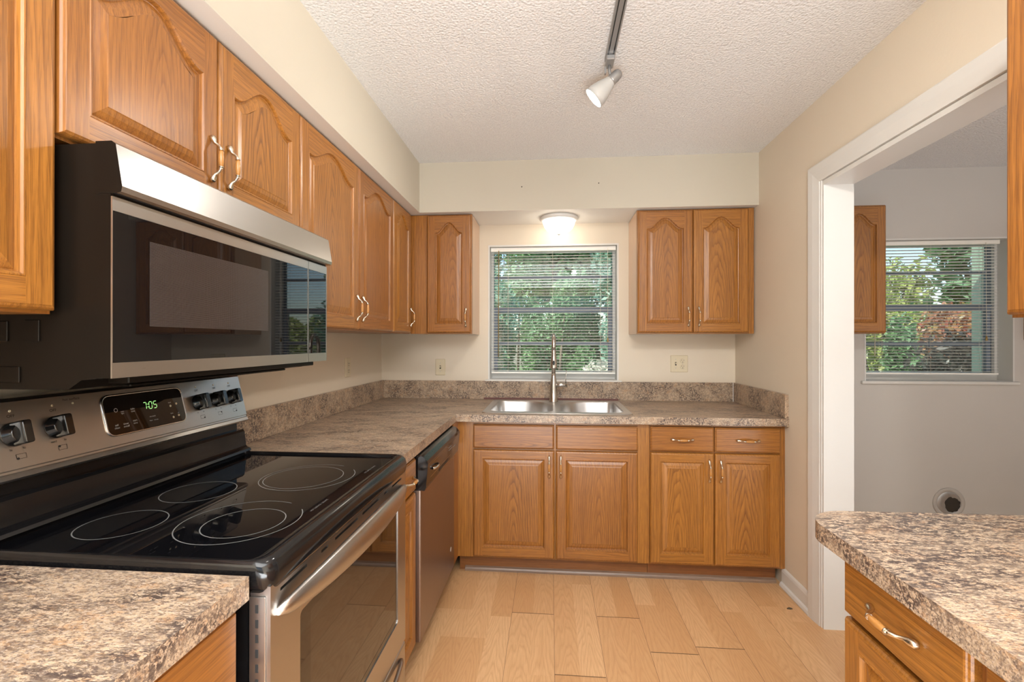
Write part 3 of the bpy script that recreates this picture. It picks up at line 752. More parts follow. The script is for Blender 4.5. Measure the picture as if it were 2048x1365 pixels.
# ============================================================ microwave over the range
MY0, MY1 = .777, 1.586
t = thing('microwave', 'stainless steel over-the-range microwave with black glass door', 'microwave', (-.80, MY0, 1.232)); o = Vector(t.location)
def M_(mb, nm, parent=None, **k): return mb.obj(nm, parent or t, (-o.x, -o.y, -o.z) if parent is None else (0, 0, 0), **k)
mb = MB(); mb.prism([(XL+.004, 1.232), (-.889, 1.232), (-.862, 1.250), (-.832, 1.253), (-.832, 1.687), (XL+.004, 1.687)], [], lambda u, v, y: (u, y, v), MY0+.002, MY1-.002, BLACKM)
body = M_(mb, 'body')
mb = MB()
for a, b, c, d in ((-1.13, -.985, 1.245, 1.275), (-1.05, -1.01, 1.322, 1.36), (-.975, -.945, 1.322, 1.362)): mb.box(a, b, MY0-.001, MY0+.003, c, d, BLACKM, .001, 1)
M_(mb, 'side_embossing')
mb = MB(); mb.loft([[(x, y, z) for x, z in ((-.832, 1.690), (-.800, 1.690), (-.792, 1.684), (-.779, 1.606), (-.781, 1.596), (-.790, 1.594), (-.832, 1.594))] for y in (MY0, MY1)], STEEL)
for y in (MY0, MY1): mb.face([mb.v(x, y, z) for x, z in ((-.832, 1.690), (-.800, 1.690), (-.792, 1.684), (-.779, 1.606), (-.781, 1.596), (-.790, 1.594), (-.832, 1.594))], BLACKM)
f = M_(mb, 'vent_hood')
mb = MB(); mb.box(-.8320, -.8022, MY0+.0002, MY1-.0005, 1.254, 1.5935, BLACKM); M_(mb, 'door_core')
MYD = 1.462
for nm, a, b in (('door', MY0, MYD-.001), ('control_panel', MYD+.001, MY1)):
    mb = MB(); mb.prism(rect(a, b, 1.254, 1.5885), [rect(a+.001, b-.001, 1.2825, 1.5625)], lambda u, v, x: (x, u, v), -.8015, -.7985, STEEL)
    dd = M_(mb, nm)
    g = bx(-.820, -.8000, a+.001, b-.001, 1.2825, 1.5625, BGLASS); g.obj('glass' if nm == 'door' else 'touch_glass', dd)
    if nm == 'door':
        mb = bx(-.8000, -.7996, .858, 1.245, 1.352, 1.522, MESHW); mb.obj('mesh_screen', dd)
        
mb = MB(); mb.box(-.86, -.815, MY0+.05, MY1-.06, 1.240, 1.2535, BLACKM, .002, 1); mb.box(-1.15, -.88, MY0+.12, MY1-.12, 1.226, 1.2325, BLACKM, .002, 1); M_(mb, 'underside_vent')

# ============================================================ electric range
RY0, RY1 = .778, 1.562
RXF = -.497
t = thing('range', 'freestanding electric range with black glass cooktop and stainless oven door', 'range', (RXF, RY0, 0)); o = Vector(t.location)
RC = (RY0+RY1)/2
mb = MB(); mb.box(-1.19, -.545, RY0+.012, RY1-.006, .06, .875, BLACK)
mb.box(-1.19, -.62, RY0+.012, RY1-.006, 0, .06, BLACK)
M_(mb, 'body')
M_(MB().box(-.99, -.60, RY0+.0085, RY0+.0125, .15, .80, BLACK, .002, 1), 'side_panel_rib')
# cooktop frame: rounded black rim around the glass, tall nose at the front
mb = MB()
def tray(x0, x1, y0, y1, r, z): return [(x, y, z) for x, y in rr(x0, x1, y0, y1, r, 5)]
XB_, XF_ = -1.10, -.492
mb.loft([tray(XB_, XF_-.006, RY0+.004, RY1-.002, .020, .872), tray(XB_, XF_-.002, RY0-.001, RY1+.001, .024, .882), tray(XB_, XF_, RY0-.003, RY1+.003, .026, .905),
         tray(XB_, XF_-.004, RY0-.004, RY1+.004, .028, .920), tray(XB_+.004, XF_-.013, RY0-.001, RY1+.001, .028, .929), tray(XB_+.010, XF_-.028, RY0+.004, RY1-.004, .026, .931),
         tray(XB_+.014, XF_-.040, RY0+.010, RY1-.010, .022, .927), tray(XB_+.016, XF_-.046, RY0+.013, RY1-.013, .020, .9215)], BLACK, smooth=True, cap0=True)
M_(mb, 'cooktop_frame')
mb = MB(); mb.loft([tray(XB_+.0155, XF_-.0455, RY0+.0125, RY1-.0125, .02, .916), tray(XB_+.0155, XF_-.0455, RY0+.0125, RY1-.0125, .02, .9225)], BGLASS, cap0=True, cap1=True)
top = M_(mb, 'glass_cooktop')
def ring(cx, cy, r, z=.9229, w=.0011, a0=0, a1=2*PI):
    mb_ = MB(); n = 96; A = []
    for i in range(n+1):
        a = a0+(a1-a0)*i/n; A.append(((cx+(r-w)*math.cos(a), cy+(r-w)*math.sin(a), z), (cx+(r+w)*math.cos(a), cy+(r+w)*math.sin(a), z)))
    for (p, q), (p2, q2) in zip(A, A[1:]): mb_.face([mb_.v(*p), mb_.v(*q), mb_.v(*q2), mb_.v(*p2)], RING)
    return mb_
for cx, cy, r, kw in ((-.932, .932, .081, {}), (-.930, 1.150, .086, {}), (-.672, .962, .082, {}), (-.686, .972, .124, dict(a0=1.15, a1=6.95)), (-.722, 1.300, .108, {}), (-.712, 1.305, .130, dict(a0=1.15, a1=6.95))):
    o2 = ring(cx, cy, r, **kw).obj('burner_ring', top, (0, 0, 0))
for a, b in ((.99, 1.17), (1.33, 1.46)):
    mb = MB(); text_mesh(mb, 'HOT SURFACE  CERAMIC', .0075, RING, Matrix.Translation((-.561, (a+b)/2, .9229)) @ Matrix.Rotation(PI/2, 4, 'Z')); mb.obj('printed_warning', top)
# backguard
mb = MB(); mb.loft([[(x, y, z) for x, z in ((-1.175, .88), (-1.093, .88), (-1.076, .926), (-1.068, .934), (-1.072, .941), (-1.084, .946), (-1.088, .950), (-1.094, 1.000), (-1.100, 1.007), (-1.175, 1.007))] for y in (RY0+.002, RY1+.004)], BLACK, cap0=True, cap1=True, smooth=False)
M_(mb, 'backguard')
mb = MB(); mb.box(-1.180, -1.112, RY0+.01, RY1-.012, 1.0075, 1.04, BLACK); M_(mb, 'backguard_recess')
# steel console, leaning back
cp = lambda s, out=0.0: (-1.0905 - .040*s + out*.97, 1.036 + .162*s + out*.24)  # s 0..1 up the face
mb = MB()
P0, P1 = cp(0), cp(1)
prof = [(-1.185, 1.034), (P0[0]-.010, 1.034), (P0[0]-.001, P0[1]+.001), (P0[0]+.001, P0[1]+.005), cp(.085, 0), cp(.10, -.003), cp(.125, -.003), cp(.14, 0), (P1[0]+.001, P1[1]-.003), (P1[0]-.006, P1[1]+.004), (-1.17, 1.204), (-1.185, 1.20)]
mb.loft([[(x, y, z) for x, z in prof] for y in (RY0-.002, RY1+.018)], STEEL, cap0=True, cap1=True)
con = M_(mb, 'console')
tilt = math.atan2(.040, .162)
def onface(y, s, out=.0006):
    x, z = cp(s, out)
    # local: x->+Y, y->up the face, z->out (+X)
    R_ = Matrix(((0, -math.sin(tilt), math.cos(tilt), x), (1, 0, 0, y), (0, math.cos(tilt), math.sin(tilt), z), (0, 0, 0, 1)))
    return R_
def conobj(mb_, nm, **k): return mb_.obj(nm, con, **k)
def Z_s(z): return (z-1.036)/.162
# display
dw, dh = .245, .100
DM = onface(1.186, Z_s(1.132), .0)
mb = MB()
mb.loft([[DM @ Vector((x, y, z)) for x, y in rr(-dw/2-d, dw/2+d, -dh/2-d, dh/2+d, .018+d, 5)] for d, z in ((.004, .0), (.004, .003), (.002, .0042), (0, .0035))], CHROME, smooth=True)
fr_ = conobj(mb, 'display_bezel')
mb = MB(); mb.loft([[DM @ Vector((x, y, z)) for x, y in rr(-dw/2, dw/2, -dh/2, dh/2, .018, 5)] for z in (0, .003)], BGLASS, cap0=True, cap1=True); dsp = conobj(mb, 'display')
mb = MB()
# seven segment clock digits, 7:05
SEG = {'7': 'abc', '0': 'abcdef', '5': 'afgcd'}
def seg7(ch, x, y, s, M0):
    segs = {'a': (0, 2, 1, 2), 'b': (1, 1, 1, 2), 'c': (1, 0, 1, 1), 'd': (0, 0, 1, 0), 'e': (0, 0, 0, 1), 'f': (0, 1, 0, 2), 'g': (0, 1, 1, 1)}
    for k in SEG[ch]:
        a, b, c, d = segs[k]; g = .12; w2 = .09
        if a == c: pts = [(a-w2, b+g), (a+w2, b+g), (a+w2, d-g), (a-w2, d-g)]
        else: pts = [(a+g, b-w2), (c-g, b-w2), (c-g, b+w2), (a+g, b+w2)]
        mb.face([mb.bm.verts.new(M0 @ Vector((x+(p+.12*q)*s, y+q*s, .0034))) for p, q in pts], LEDG)
for ch, dx in (('7', 0), ('0', .018), ('5', .033)): seg7(ch, -.013+dx, .002, .0095, DM)
for q in (.6, 1.4):
    cx0, cy0 = .0015+.12*q*.0095, .002+q*.0095
    mb.face([mb.bm.verts.new(DM @ Vector((cx0+a, cy0+b, .0034))) for a, b in ((-.001, -.001), (.001, -.001), (.001, .001), (-.001, .001))], LEDG)
mb.obj('clock_digits', dsp, label='green clock digits reading 7:05')
mb = MB()
for s_, x, y, z in (('bake\ntime', -.045, .006, .0065), ('oven\nlight', -.075, .004, .005), ('self\nclean', -.098, -.030, .007), ('timer\non/off', -.072, -.030, .007), ('start\ntime', -.045, -.026, .007), ('set clock', .010, -.020, .0055), ('hour   minute', .012, -.031, .005), ('broil', .075, .010, .005), ('bake', .075, -.022, .005), ('off', .098, -.024, .005)):
    text_mesh(mb, s_, z, WPRINT, DM @ Matrix.Translation((x, y, .0033)))
for x, y in ((.076, .000), (.098, .004), (.078, -.034), (.098, -.031)):
    m2 = MB(); m2.lathe([(.0035, 0), (.003, .0006)], IVORY, 12, DM @ Matrix.Translation((x, y, .003))); m2.obj('button', dsp)
for i in range(12):
    a0, a1 = 2*PI*i/12, 2*PI*(i+1)/12
    mb.face([mb.bm.verts.new(DM @ Vector((-.092+r*math.cos(a), .012+r*math.sin(a), .0034))) for a, r in ((a0, .0052), (a1, .0052), (a1, .0042), (a0, .0042))], WPRINT)
mb.obj('button_legends', dsp)
# knobs
def knob(y):
    M0 = onface(y, Z_s(1.128), .0)
    mb_ = MB(); mb_.lathe([(.0255, 0), (.0255, .003), (.0225, .005), (.020, .018), (.018, .020)], KNOB, 32, M0)
    # grip bar
    w2, h2 = .0095, .0245
    rings = []
    for z, k, hk in ((.008, 1.12, 1.0), (.026, 1.0, 1.0), (.0335, .92, .98), (.0355, .75, .93)):
        rings.append([M0 @ Vector((x, y2, z)) for x, y2 in rr(-w2*k, w2*k, -h2*hk, h2*hk, .004, 3)])
    mb_.loft(rings, KNOB, smooth=True, cap1=True)
    return conobj(mb_, 'knob')
for y in (.869, .951, 1.373, 1.450, 1.522): knob(y)
for y, q in ((.869, 0), (.951, 1), (1.373, 2), (1.450, 3), (1.522, 4)):
    mb = MB(); text_mesh(mb, 'OFF', .0085, PRINT, onface(y, Z_s(1.1655))); text_mesh(mb, 'lo', .007, PRINT, onface(y+.012, Z_s(1.098)))
    text_mesh(mb, 'med' if q == 1 else 'hi', .007, PRINT, onface(y-.012, Z_s(1.0975)))
    M0 = onface(y+.004, Z_s(1.082))
    L_ = [(-.009, -.005), (.009, -.005), (.009, .005), (-.009, .005)]
    for (a, b), (c, d) in zip(L_, L_[1:]+L_[:1]):
        x0_, x1_, y0_, y1_ = min(a, c)-.0004, max(a, c)+.0004, min(b, d)-.0004, max(b, d)+.0004
        mb.face([mb.bm.verts.new(M0 @ Vector(p)) for p in ((x0_, y0_, 0), (x1_, y0_, 0), (x1_, y1_, 0), (x0_, y1_, 0))], PRINT)
    cx0, cy0 = (-.0065, -.004) if q == 0 else (-.0065, .0035) if q == 1 else (.0065, .003 if q == 3 else -.003)
    mb.face([mb.bm.verts.new(M0 @ Vector((cx0+.0025*math.cos(2*PI*i/12), cy0+.0025*math.sin(2*PI*i/12), .0001))) for i in range(12)], PRINT)
    conobj(mb, 'knob_markings'); mb = MB(); mb.lathe([(.0028, 0), (.002, .0012)], IVORY, 10, onface(y, Z_s(1.176))); conobj(mb, 'indicator_light')
mb = MB(); text_mesh(mb, 'hot surface', .0085, PRINT, onface(.995, Z_s(1.186))); conobj(mb, 'indicator_marking')
mb = MB(); mb.lathe([(.0028, 0), (.002, .0012)], IVORY, 10, onface(.996, Z_s(1.176))); conobj(mb, 'indicator_light')
# oven door
DZ0, DZ1 = .300, .884
mb = MB()
wy0, wy1, wz0, wz1 = .880, 1.470, .400, .782
mb.prism(rect(RY0+.004, RY1-.014, DZ0, DZ1), [[(y, z) for y, z in rr(wy0, wy1, wz0, wz1, .010, 3)]] + [rect(a, b, .8605, .8665) for a, b in ((.812, .905), (.965, .995), (1.030, 1.155), (1.185, 1.305), (1.345, 1.375), (1.415, 1.505))], lambda u, v, x: (x, u, v), -.535, RXF, STEEL)
door = M_(mb, 'oven_door')
mb = MB(); mb.box(-.533, -.520, RY0+.02, RY1-.03, DZ0+.01, DZ1-.01, BLACK); mb.obj('inner_liner', door)
mb = MB(); mb.loft([[(x, y, z) for y, z in rr(wy0-.0005+d, wy1+.0005-d, wz0-.0005+d, wz1+.0005-d, .010, 3)] for d, x in ((0, -.519), (0, RXF-.0035), (.001, RXF-.003))], OVGLASS, cap0=True, cap1=True); g = mb.obj('window', door)
mb = MB(); mb.prism(rect(wy0+.002, wy1-.002, wz0+.002, wz1-.002), [rect(wy0+.045, wy1-.012, wz0+.02, wz1-.022)], lambda u, v, x: (x, u, v), RXF-.0030, RXF-.0026, plain('black_window_border', (.008, .006, .005), .04, ior=1.8)); mb.obj('window_border', g)
mb = MB()
mb.box(-.5355, -.5355+.030, RY0+.0005, RY0+.0035, DZ0+.02, DZ1-.018, STEEL, .001, 1)
k = mb.obj('door_side_flange', door)
mb = MB()
for i in range(15):
    z = .845 - i*.0265
    mb.box(-.5235, -.5175, RY0-.0002, RY0+.0008, z-.0075, z+.0075, PRINT, .0005, 1)
mb.obj('side_vent_slots', door)
# bowed handle: lens-shaped band
mb = MB(); rings = []
n = 40; hy0, hy1 = .800, 1.520
for i in range(n+1):
    u = i/n; s_ = math.sin(PI*u); y = hy0+(hy1-hy0)*u
    zc_ = .829+.014*s_; hh = .007+.029*min(1, (s_**.5)); xo = RXF+.004+.042*(s_**.62); th = .006+.006*s_
    rings.append([(xo-th, y, zc_-hh*.85), (xo-th*.1, y, zc_-hh), (xo+th*.45, y, zc_-hh*.8), (xo+th, y, zc_-hh*.2), (xo+th, y, zc_+hh*.3), (xo+th*.5, y, zc_+hh*.85), (xo-th*.1, y, zc_+hh), (xo-th, y, zc_+hh*.85)])
mb.loft(rings, STEEL, smooth=True, cap0=True, cap1=True); mb.obj('handle', door)
# storage drawer
mb = MB(); mb.box(-.535, RXF, RY0+.004, RY1-.014, .070, .292, STEEL, .004); dr = M_(mb, 'storage_drawer')
mb = MB(); rings = []
for i in range(n+1):
    u = i/n; s_ = math.sin(PI*u); y = .84+(1.50-.84)*u; zc_ = .262; hh = .003+.012*(s_**.6); xo = RXF+.002+.030*(s_**.6); th = .007
    rings.append([(xo-th, y, zc_-hh), (xo+th*.6, y, zc_-hh*.8), (xo+th, y, zc_), (xo+th*.6, y, zc_+hh*.8), (xo-th, y, zc_+hh)])
mb.loft(rings, STEEL, smooth=True, cap0=True, cap1=True); mb.obj('handle', dr)

# ============================================================ dishwasher
t = thing('dishwasher', 'built-in dishwasher with brown-grey steel door and black control strip', 'dishwasher', (-.51, 1.81, 0)); o = Vector(t.location)
DY0, DY1 = 1.812, 2.455
M_(MB().box(-1.15, -.555, DY0, DY1, .10, .866, BLACK), 'body')
M_(MB().box(-.62, -.608, DY0, DY1, .0, .10, BLACK), 'toe_panel')
mb = MB(); mb.box(-.555, -.518, DY0, DY1, .108, .750, STEELD, .006, 3); dd = M_(mb, 'door')
MB().lathe([(.012, 0), (.011, .0006)], WPRINT, 20, Matrix.Translation((-.518, 2.37, .235)) @ Matrix.Rotation(PI/2, 4, 'Y')).obj('badge', dd)
mb = MB(); mb.loft([[(x, y, z) for x, z in ((-.556, .866), (-.530, .866), (-.508, .858), (-.492, .842), (-.488, .830), (-.497, .735), (-.503, .722), (-.556, .722))] for y in (DY0-.002, DY1+.002)], BLACK, cap0=True, cap1=True)
cp_ = M_(mb, 'control_panel')
mb = MB()
def dwx(z): return -.4975 + (z-.735)/(.830-.735)*.0095 + .0006
def dwq(y0, y1, z0, z1, m, e=0):
    mb.face([mb.v(dwx(z0)+e, y0, z0), mb.v(dwx(z0)+e, y1, z0), mb.v(dwx(z1)+e, y1, z1), mb.v(dwx(z1)+e, y0, z1)], m)
dwq(1.90, 2.00, .817, .8185, CHROME, .0002); dwq(2.19, 2.36, .817, .8185, CHROME, .0002); dwq(2.20, 2.28, .790, .792, WPRINT, .0002); dwq(2.30, 2.36, .785, .787, WPRINT, .0002); dwq(2.19, 2.25, .805, .807, WPRINT, .0002)
dwq(1.87, 2.25, .7595, .7625, CHROME, .0002); dwq(2.02, 2.22, .738, .739, CHROME, .0002)
dwq(2.02, 2.21, .740, .758, PRINT, .0004)
mb.obj('panel_markings', cp_)
hd = MB(); hd.tube([(-.489, 1.885, .792), (-.480, 1.905, .790), (-.480, 1.95, .788), (-.489, 1.99, .786)], .005, CHROME, 8); hd.obj('latch', cp_)

# ============================================================ outlets and switches
def plate(label, loc, rz, w, kinds, name='outlet'):
    t_ = thing(name, label, 'outlet' if name == 'outlet' else 'switch', loc, rz)
    mb_ = MB(); h2 = .058
    mb_.loft([[(x, y, z) for x, z in rr(-w/2+d, w/2-d, -h2+d, h2-d, .004, 3)] for d, y in ((0, 0), (0, -.003), (.003, -.006))], IVORY, cap0=True, cap1=True, smooth=False)
    mb_.obj('cover_plate', t_)
    for x, kd in kinds:
        if kd == 'duplex':
            for zz in (-.020, .020):
                m2 = MB(); m2.lathe([(.0165, 0), (.0155, .002)], IVORY, 20, Matrix.Translation((x, -.006, zz)) @ Matrix.Rotation(PI/2, 4, 'X'))
                for dx in (-.0065, .0065): m2.box(x+dx-.001, x+dx+.001, -.0088, -.0078, zz, zz+.008, SLOT)
                m2.box(x-.0025, x+.0025, -.0088, -.0078, zz-.011, zz-.006, SLOT)
                m2.obj('socket', t_)
            m2 = MB(); m2.lathe([(.003, 0), (.0025, .0015)], SCREW, 10, Matrix.Translation((x, -.006, 0)) @ Matrix.Rotation(PI/2, 4, 'X')); m2.obj('screw', t_)
        else:
            m2 = MB(); m2.box(x-.005, x+.005, -.0068, -.0058, -.012, .012, SLOT); m2.box(x-.004, x+.004, -.016, -.006, -.004, .009, IVORY, .001, 1); m2.obj('toggle', t_)
            for zz in (-.030, .030):
                m2 = MB(); m2.lathe([(.003, 0), (.0025, .0015)], SCREW, 10, Matrix.Translation((x, -.006, zz)) @ Matrix.Rotation(PI/2, 4, 'X')); m2.obj('screw', t_)
    return t_
plate('ivory duplex outlet on the left wall, between microwave and corner', (XL+.0005, 2.688, 1.165), LR, .072, [(0, 'duplex')])
plate('ivory single light switch on the back wall left of the window', (-.787, YB-.0005, 1.138), 0, .072, [(0, 'toggle')], 'light_switch')
plate('ivory double plate with switch and outlet on the back wall right of the window', (.884, YB-.0005, 1.170), 0, .116, [(-.023, 'toggle'), (.023, 'duplex')])

# ============================================================ lights
t = thing('ceiling_light', 'small round frosted dome light glowing above the sink window', 'light', (.057, 3.085, ZS))
DOMEG = lampglass('frosted_glass_lit', (1, .90, .76), 3.5)
MB().lathe([(.05, 0), (.122, 0), (.126, -.004), (.126, -.016), (.118, -.024), (.112, -.026), (.10, -.027)], TRIM, 40).obj('base_ring', t)
MB().lathe([(.108, -.024), (.104, -.045), (.094, -.068), (.076, -.088), (.05, -.100), (.02, -.106), (.004, -.107)], DOMEG, 40, capb=False).obj('glass_dome', t)
MB().lathe([(.012, -.105), (.013, -.110), (.007, -.116), (.003, -.117)], TRIM, 16).obj('finial', t)

t = thing('track_light', 'grey ceiling track with a white swivel spotlight at its far end', 'light', (.236, 1.88, ZC)); o = Vector(t.location)
TRK = plain('track_grey', (.33, .33, .33), .35, .5); SHD = plain('spot_shade', (.50, .50, .49), .35)
mb = MB(); mb.box(-.018, .018, -3.2, 0, -.019, 0, TRK, .002, 1); mb.box(-.012, -.008, -3.2, -.01, -.0205, -.018, BLACK); mb.box(.008, .012, -3.2, -.01, -.0205, -.018, BLACK)
mb.obj('track', t)
def head(y, aim, lit=True, e=18):
    hd_ = MB(); hd_.box(-.016, .016, -.045, .025, -.038, -.019, TRK, .003, 1)
    hd_.tube([(0, 0, -.036), (0, 0, -.062), (.004, 0, -.075), (.012, 0, -.083)], .006, TRK, 10)
    hd_.box(-.020, -.013, -.008, .008, -.072, -.045, TRK, .001, 1)
    h_o = hd_.obj('spotlight_head', t, (0, y, 0))
    A = Vector(aim).normalized(); q = A.to_track_quat('Z', 'Y').to_matrix().to_4x4()
    Mx = Matrix.Translation((.014, 0, -.092)) @ q
    MB().lathe([(.004, -.040), (.014, -.036), (.0195, -.026), (.021, -.010), (.021, .004), (.022, .012)], TRK, 24, Mx).obj('lamp_cap', h_o)
    mb_ = MB(); mb_.lathe([(.021, .010), (.028, .030), (.037, .055), (.043, .082), (.045, .104), (.0435, .104), (.041, .082), (.035, .055), (.026, .030)], SHD, 28, Mx, capb=False, capt=False); mb_.obj('lamp_shade', h_o)
    BL = lampglass('bulb_lit', (1, .97, .92), 14)
    MB().lathe([(.012, .030), (.024, .050), (.035, .075), (.038, .092), (.030, .102), (.012, .108), (.002, .109)], BL, 24, Mx).obj('bulb', h_o)
    s_ = bpy.data.lights.new('track_bulb', 'SPOT'); s_.energy = e; s_.spot_size = math.radians(140); s_.spot_blend = .9; s_.shadow_soft_size = .04; s_.color = (1, .93, .84)
    so_ = bpy.data.objects.new('track_bulb', s_); C.objects.link(so_)
    pw = Vector((.236+.014, 1.88+y, ZC-.092)) + A*.125
    so_.location = pw; so_.rotation_euler = A.to_track_quat('-Z', 'Y').to_euler()
head(-.01, (-.64, .10, -.58), e=10)
head(-.92, (-.55, .25, .42), e=15)
head(-1.85, (.75, .55, -.45), e=32)

# ============================================================ laundry odds and ends
t = thing('dryer_vent', 'round dryer vent hole with crumpled foil duct low on the laundry wall', 'vent', (2.612, YB, .262))
MB().lathe([(.100, 0), (.098, .004), (.092, .006), (.080, .006), (.074, .002)], plain('vent_collar', (.50, .47, .44), .6), 36, Matrix.Rotation(PI/2, 4, 'X'), capt=False).obj('collar', t)
rnd = random.Random(3); rg = []
for k, (q, y, dx) in enumerate(((.076, -.001, 0), (.070, -.006, .003), (.058, -.004, .012), (.048, -.002, .022))):
    rg.append([((q + rnd.uniform(-.003, .003)*(k > 1)*2)*math.cos(2*PI*i/28)+dx, y, (q + rnd.uniform(-.003, .003)*(k > 1)*2)*math.sin(2*PI*i/28)-dx*.5) for i in range(28)])
mb = MB(); mb.loft(rg, plain('foil_duct', (.42, .42, .42), .35, .6), smooth=True); mb.obj('duct', t)
MB().lathe([(.056, .0004), (.055, .0010)], SLOT, 28, Matrix.Translation((.022, 0, -.011)) @ Matrix.Rotation(PI/2, 4, 'X')).obj('opening', t)
mb = MB(); mb.loft([[(.0, 0, .0005), (.012, .004, .0005), (.026, .002, .0005), (.030, -.003, .0005), (.014, -.008, .0005), (.002, -.006, .0005)], [(.003, 0, .004), (.012, .002, .007), (.024, .001, .005), (.026, -.002, .004), (.014, -.005, .006), (.004, -.004, .004)]], plain('dry_leaf_brown', (.10, .07, .04), .8), cap0=True, cap1=True)
tag(mb.obj('leaf_scrap', loc=(1.166, 2.382, 0)), 'small dark leaf scrap lying on the floor near the baseboard', 'debris')

# ============================================================ outdoors
tag(bx(-12, 16, YB+.21, 30, -.35, -.25, GRASS).obj('lawn'), 'green lawn and ground outside the windows', 'ground')['kind'] = 'structure'
struct(bx(XL-.5, XR2+.5, YB-.3, YB+.75, ZC+.125, ZC+.22, STUC).obj('trim_3'))
import numpy as np
def leaves(name, parent, centres, count, size, mat_, seed, loc):
    r = np.random.default_rng(seed); cs_ = np.array(centres, float)   # cx,cy,cz,rx,ry,rz
    idx = r.integers(0, len(cs_), count); d = r.normal(size=(count, 3)); d /= np.linalg.norm(d, axis=1)[:, None]
    rad = r.uniform(.55, 1.05, count)[:, None]
    P = cs_[idx, :3] + d*cs_[idx, 3:]*rad
    a = r.normal(size=(count, 3)); a /= np.linalg.norm(a, axis=1)[:, None]; b = np.cross(a, r.normal(size=(count, 3))); b /= np.linalg.norm(b, axis=1)[:, None]
    L = size*r.uniform(.6, 1.3, count)[:, None]; Wd = L*.42; nn = np.cross(a, b)*L*.12
    V = np.stack([P-a*L, P-b*Wd+nn, P+a*L, P+b*Wd+nn], 1).reshape(-1, 3)
    me = bpy.data.meshes.new(name); me.vertices.add(len(V)); me.vertices.foreach_set('co', V.ravel())
    me.loops.add(count*4); me.loops.foreach_set('vertex_index', np.arange(count*4)); me.polygons.add(count)
    me.polygons.foreach_set('loop_start', np.arange(0, count*4, 4)); me.polygons.foreach_set('loop_total', np.full(count, 4))
    me.update(); me.validate(); me.materials.append(mat_)
    return link(name, me, parent)
def bush(label, x, y, w, h, mat_, seed, size=.05, n=5000, name='bush', cat='bush', d=None):
    t_ = thing(name, label, cat, (x, y, -.25)); r = random.Random(seed); d = d or w*.7
    cl = []
    for i in range(12):
        cl.append((r.uniform(-w/2, w/2)*.75, r.uniform(-d/2, d/2)*.7, h*r.uniform(.25, .82), w*.22, d*.25, h*.22))
    leaves('foliage', t_, cl, n, size, mat_, seed, None)
    mb_ = MB()
    for c_ in cl[:8]:
        mb_.tube([(0, 0, 0), (c_[0]*.3, c_[1]*.3, c_[2]*.45), (c_[0], c_[1], c_[2])], [.03*h/2, .02*h/2, .006], BARK, 6)
    mb_.obj('stems', t_)
    return t_
def hedge_row(label, x0, x1, y, h, mat_, seed, n=16000, size=.13):
    t_ = thing('hedge', label, 'hedge', ((x0+x1)/2, y, -.25)); w = (x1-x0)/2; r = random.Random(seed)
    cl = [(-w + 2*w*i/17, r.uniform(-.2, .2), h*(.25+.5*(i % 2))+r.uniform(-.1, .1), w/10, .45, h*.30) for i in range(18)]
    leaves('foliage', t_, cl, n, size, mat_, seed, None)
    mb_ = MB()
    for c_ in cl: mb_.tube([(c_[0], 0, 0), (c_[0]+.05, .02, h*.5), (c_[0], 0, h*.85)], [.05, .035, .01], BARK, 6)
    mb_.obj('stems', t_); return t_
hedge_row('tall dense hedge far back across the garden', -5.0, 4.2, 17.2, 6.2, LG, 41, 24000, .14)
hedge_row('sunlit hedge far back behind the laundry window bushes', 8.0, 19.0, 19.5, 2.6, LY, 42)
def tree(label, x, y, h, cw, mat_, seed, size=.09, n=7000):
    t_ = thing('tree', label, 'tree', (x, y, -.25)); r = random.Random(seed)
    cl = []
    for i in range(16):
        a = r.uniform(0, 2*PI); q = r.uniform(0, cw*.6); cl.append((q*math.cos(a), q*math.sin(a), h*r.uniform(.42, .92), cw*.30, cw*.30, h*.11))
    leaves('crown', t_, cl, n, size, mat_, seed, None)
    mb_ = MB(); mb_.tube([(0, 0, 0), (.05, .02, h*.3), (0, 0, h*.6)], [.14, .10, .05], BARK, 8)
    for c_ in cl[:9]: mb_.tube([(0, 0, h*.4), (c_[0]*.5, c_[1]*.5, c_[2]*.85), c_[:3]], [.05, .03, .01], BARK, 6)
    mb_.obj('trunk', t_); return t_
tree('leafy green tree behind the kitchen window, left', -2.1, 10.2, 6.2, 1.9, LB, 11)
tree('dark green tree filling the top of the kitchen window', .3, 14.5, 7.6, 3.0, LG, 12, .12, 9000)
tree('blue-green tree behind the kitchen window, right', 1.9, 10.2, 5.6, 1.9, LB, 13)
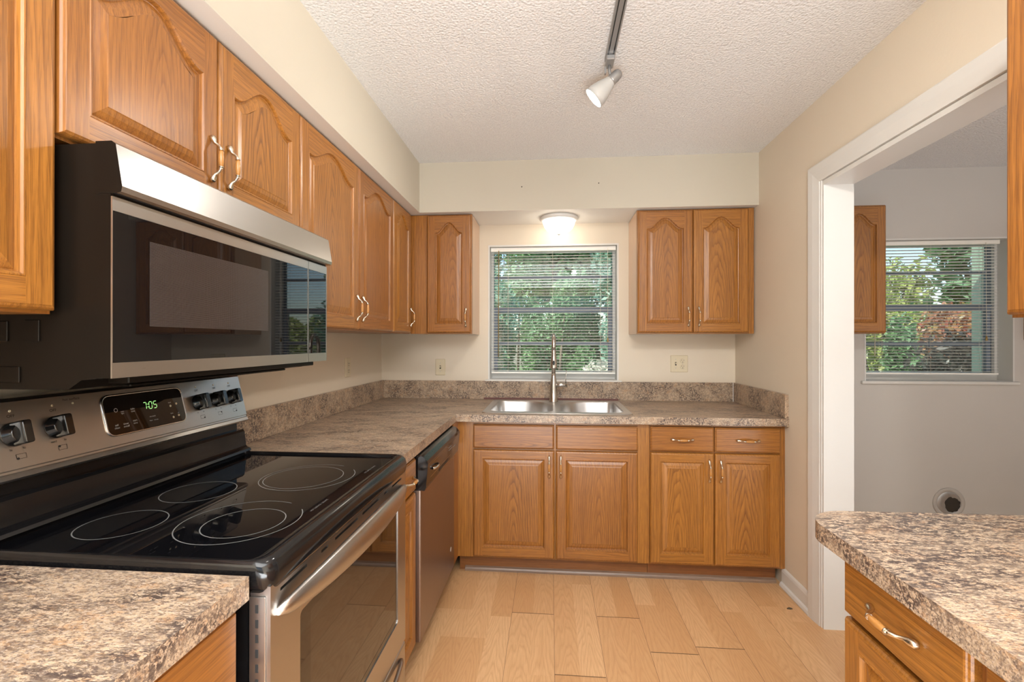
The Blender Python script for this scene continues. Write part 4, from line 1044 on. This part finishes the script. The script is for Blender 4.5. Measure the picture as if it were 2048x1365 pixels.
bush('tall green shrub left in the kitchen window', -1.22, 7.2, 1.25, 2.6, LB, 21, n=9000, d=1.1)
bush('dense green shrub in the middle of the kitchen window', .12, 8.2, 1.2, 2.9, LG, 22, n=9000, d=1.1)
bush('tall bluish shrub right in the kitchen window', 1.45, 7.2, 1.25, 2.5, LB, 23, n=8000, d=1.1)
bush('bush painted pale for sun glare, low at the right of the kitchen window', .80, 5.4, .95, 1.35, LW, 24, .04, 4200)
bush('small bush painted pale for sun glare, low at the left of the kitchen window', -.66, 5.2, .38, 1.20, LW, 25, .035, 1500)
bush('low green plants at the foot of the kitchen window view', -.05, 5.4, .62, 1.2, LG, 26, .04, 2600)
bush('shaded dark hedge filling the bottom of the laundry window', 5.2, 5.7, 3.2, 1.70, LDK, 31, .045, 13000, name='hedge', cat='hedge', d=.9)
bush('red and yellow leaved bush behind the dark hedge', 6.85, 8.0, 1.7, 2.3, LCR, 32, .06, 9000)
bush('bright yellow-green bush left in the laundry window', 6.5, 9.8, 1.7, 2.6, LY, 33, .07, 6000)
bush('deep green leafy bush in the middle of the laundry window', 5.35, 7.4, .65, 2.1, LG, 34, .06, 3000)
tree('tree with drooping dark fronds at the top of the laundry window', 10.6, 12.4, 5.0, 1.7, LG, 35, .16, 2200)
tree('distant pale tree against the sky in the laundry window', 11.2, 15.8, 4.4, 1.2, LY, 36, .12, 1500)
tag(bx(3.94, 4.04, 4.56, 4.66, -.25, 3.0, plain('pale_green_paint', (.42, .55, .42), .6), .005).obj('porch_post'), 'pale green porch post outside the laundry window', 'post')

# repeats share a group
GROUPS = {'cabinet': None, 'countertop': 'granite-look laminate countertops', 'blinds': 'white mini blinds', 'bush': 'bushes in the garden', 'tree': 'trees in the garden', 'hedge': 'hedges in the garden', 'outlet': 'ivory outlet plates'}
for ob in list(C.objects):
    c_ = ob.get('category')
    if c_ == 'cabinet': ob['group'] = 'oak wall cabinets' if ob.name.startswith('wall') else 'oak base cabinets'
    elif c_ in GROUPS: ob['group'] = GROUPS[c_]
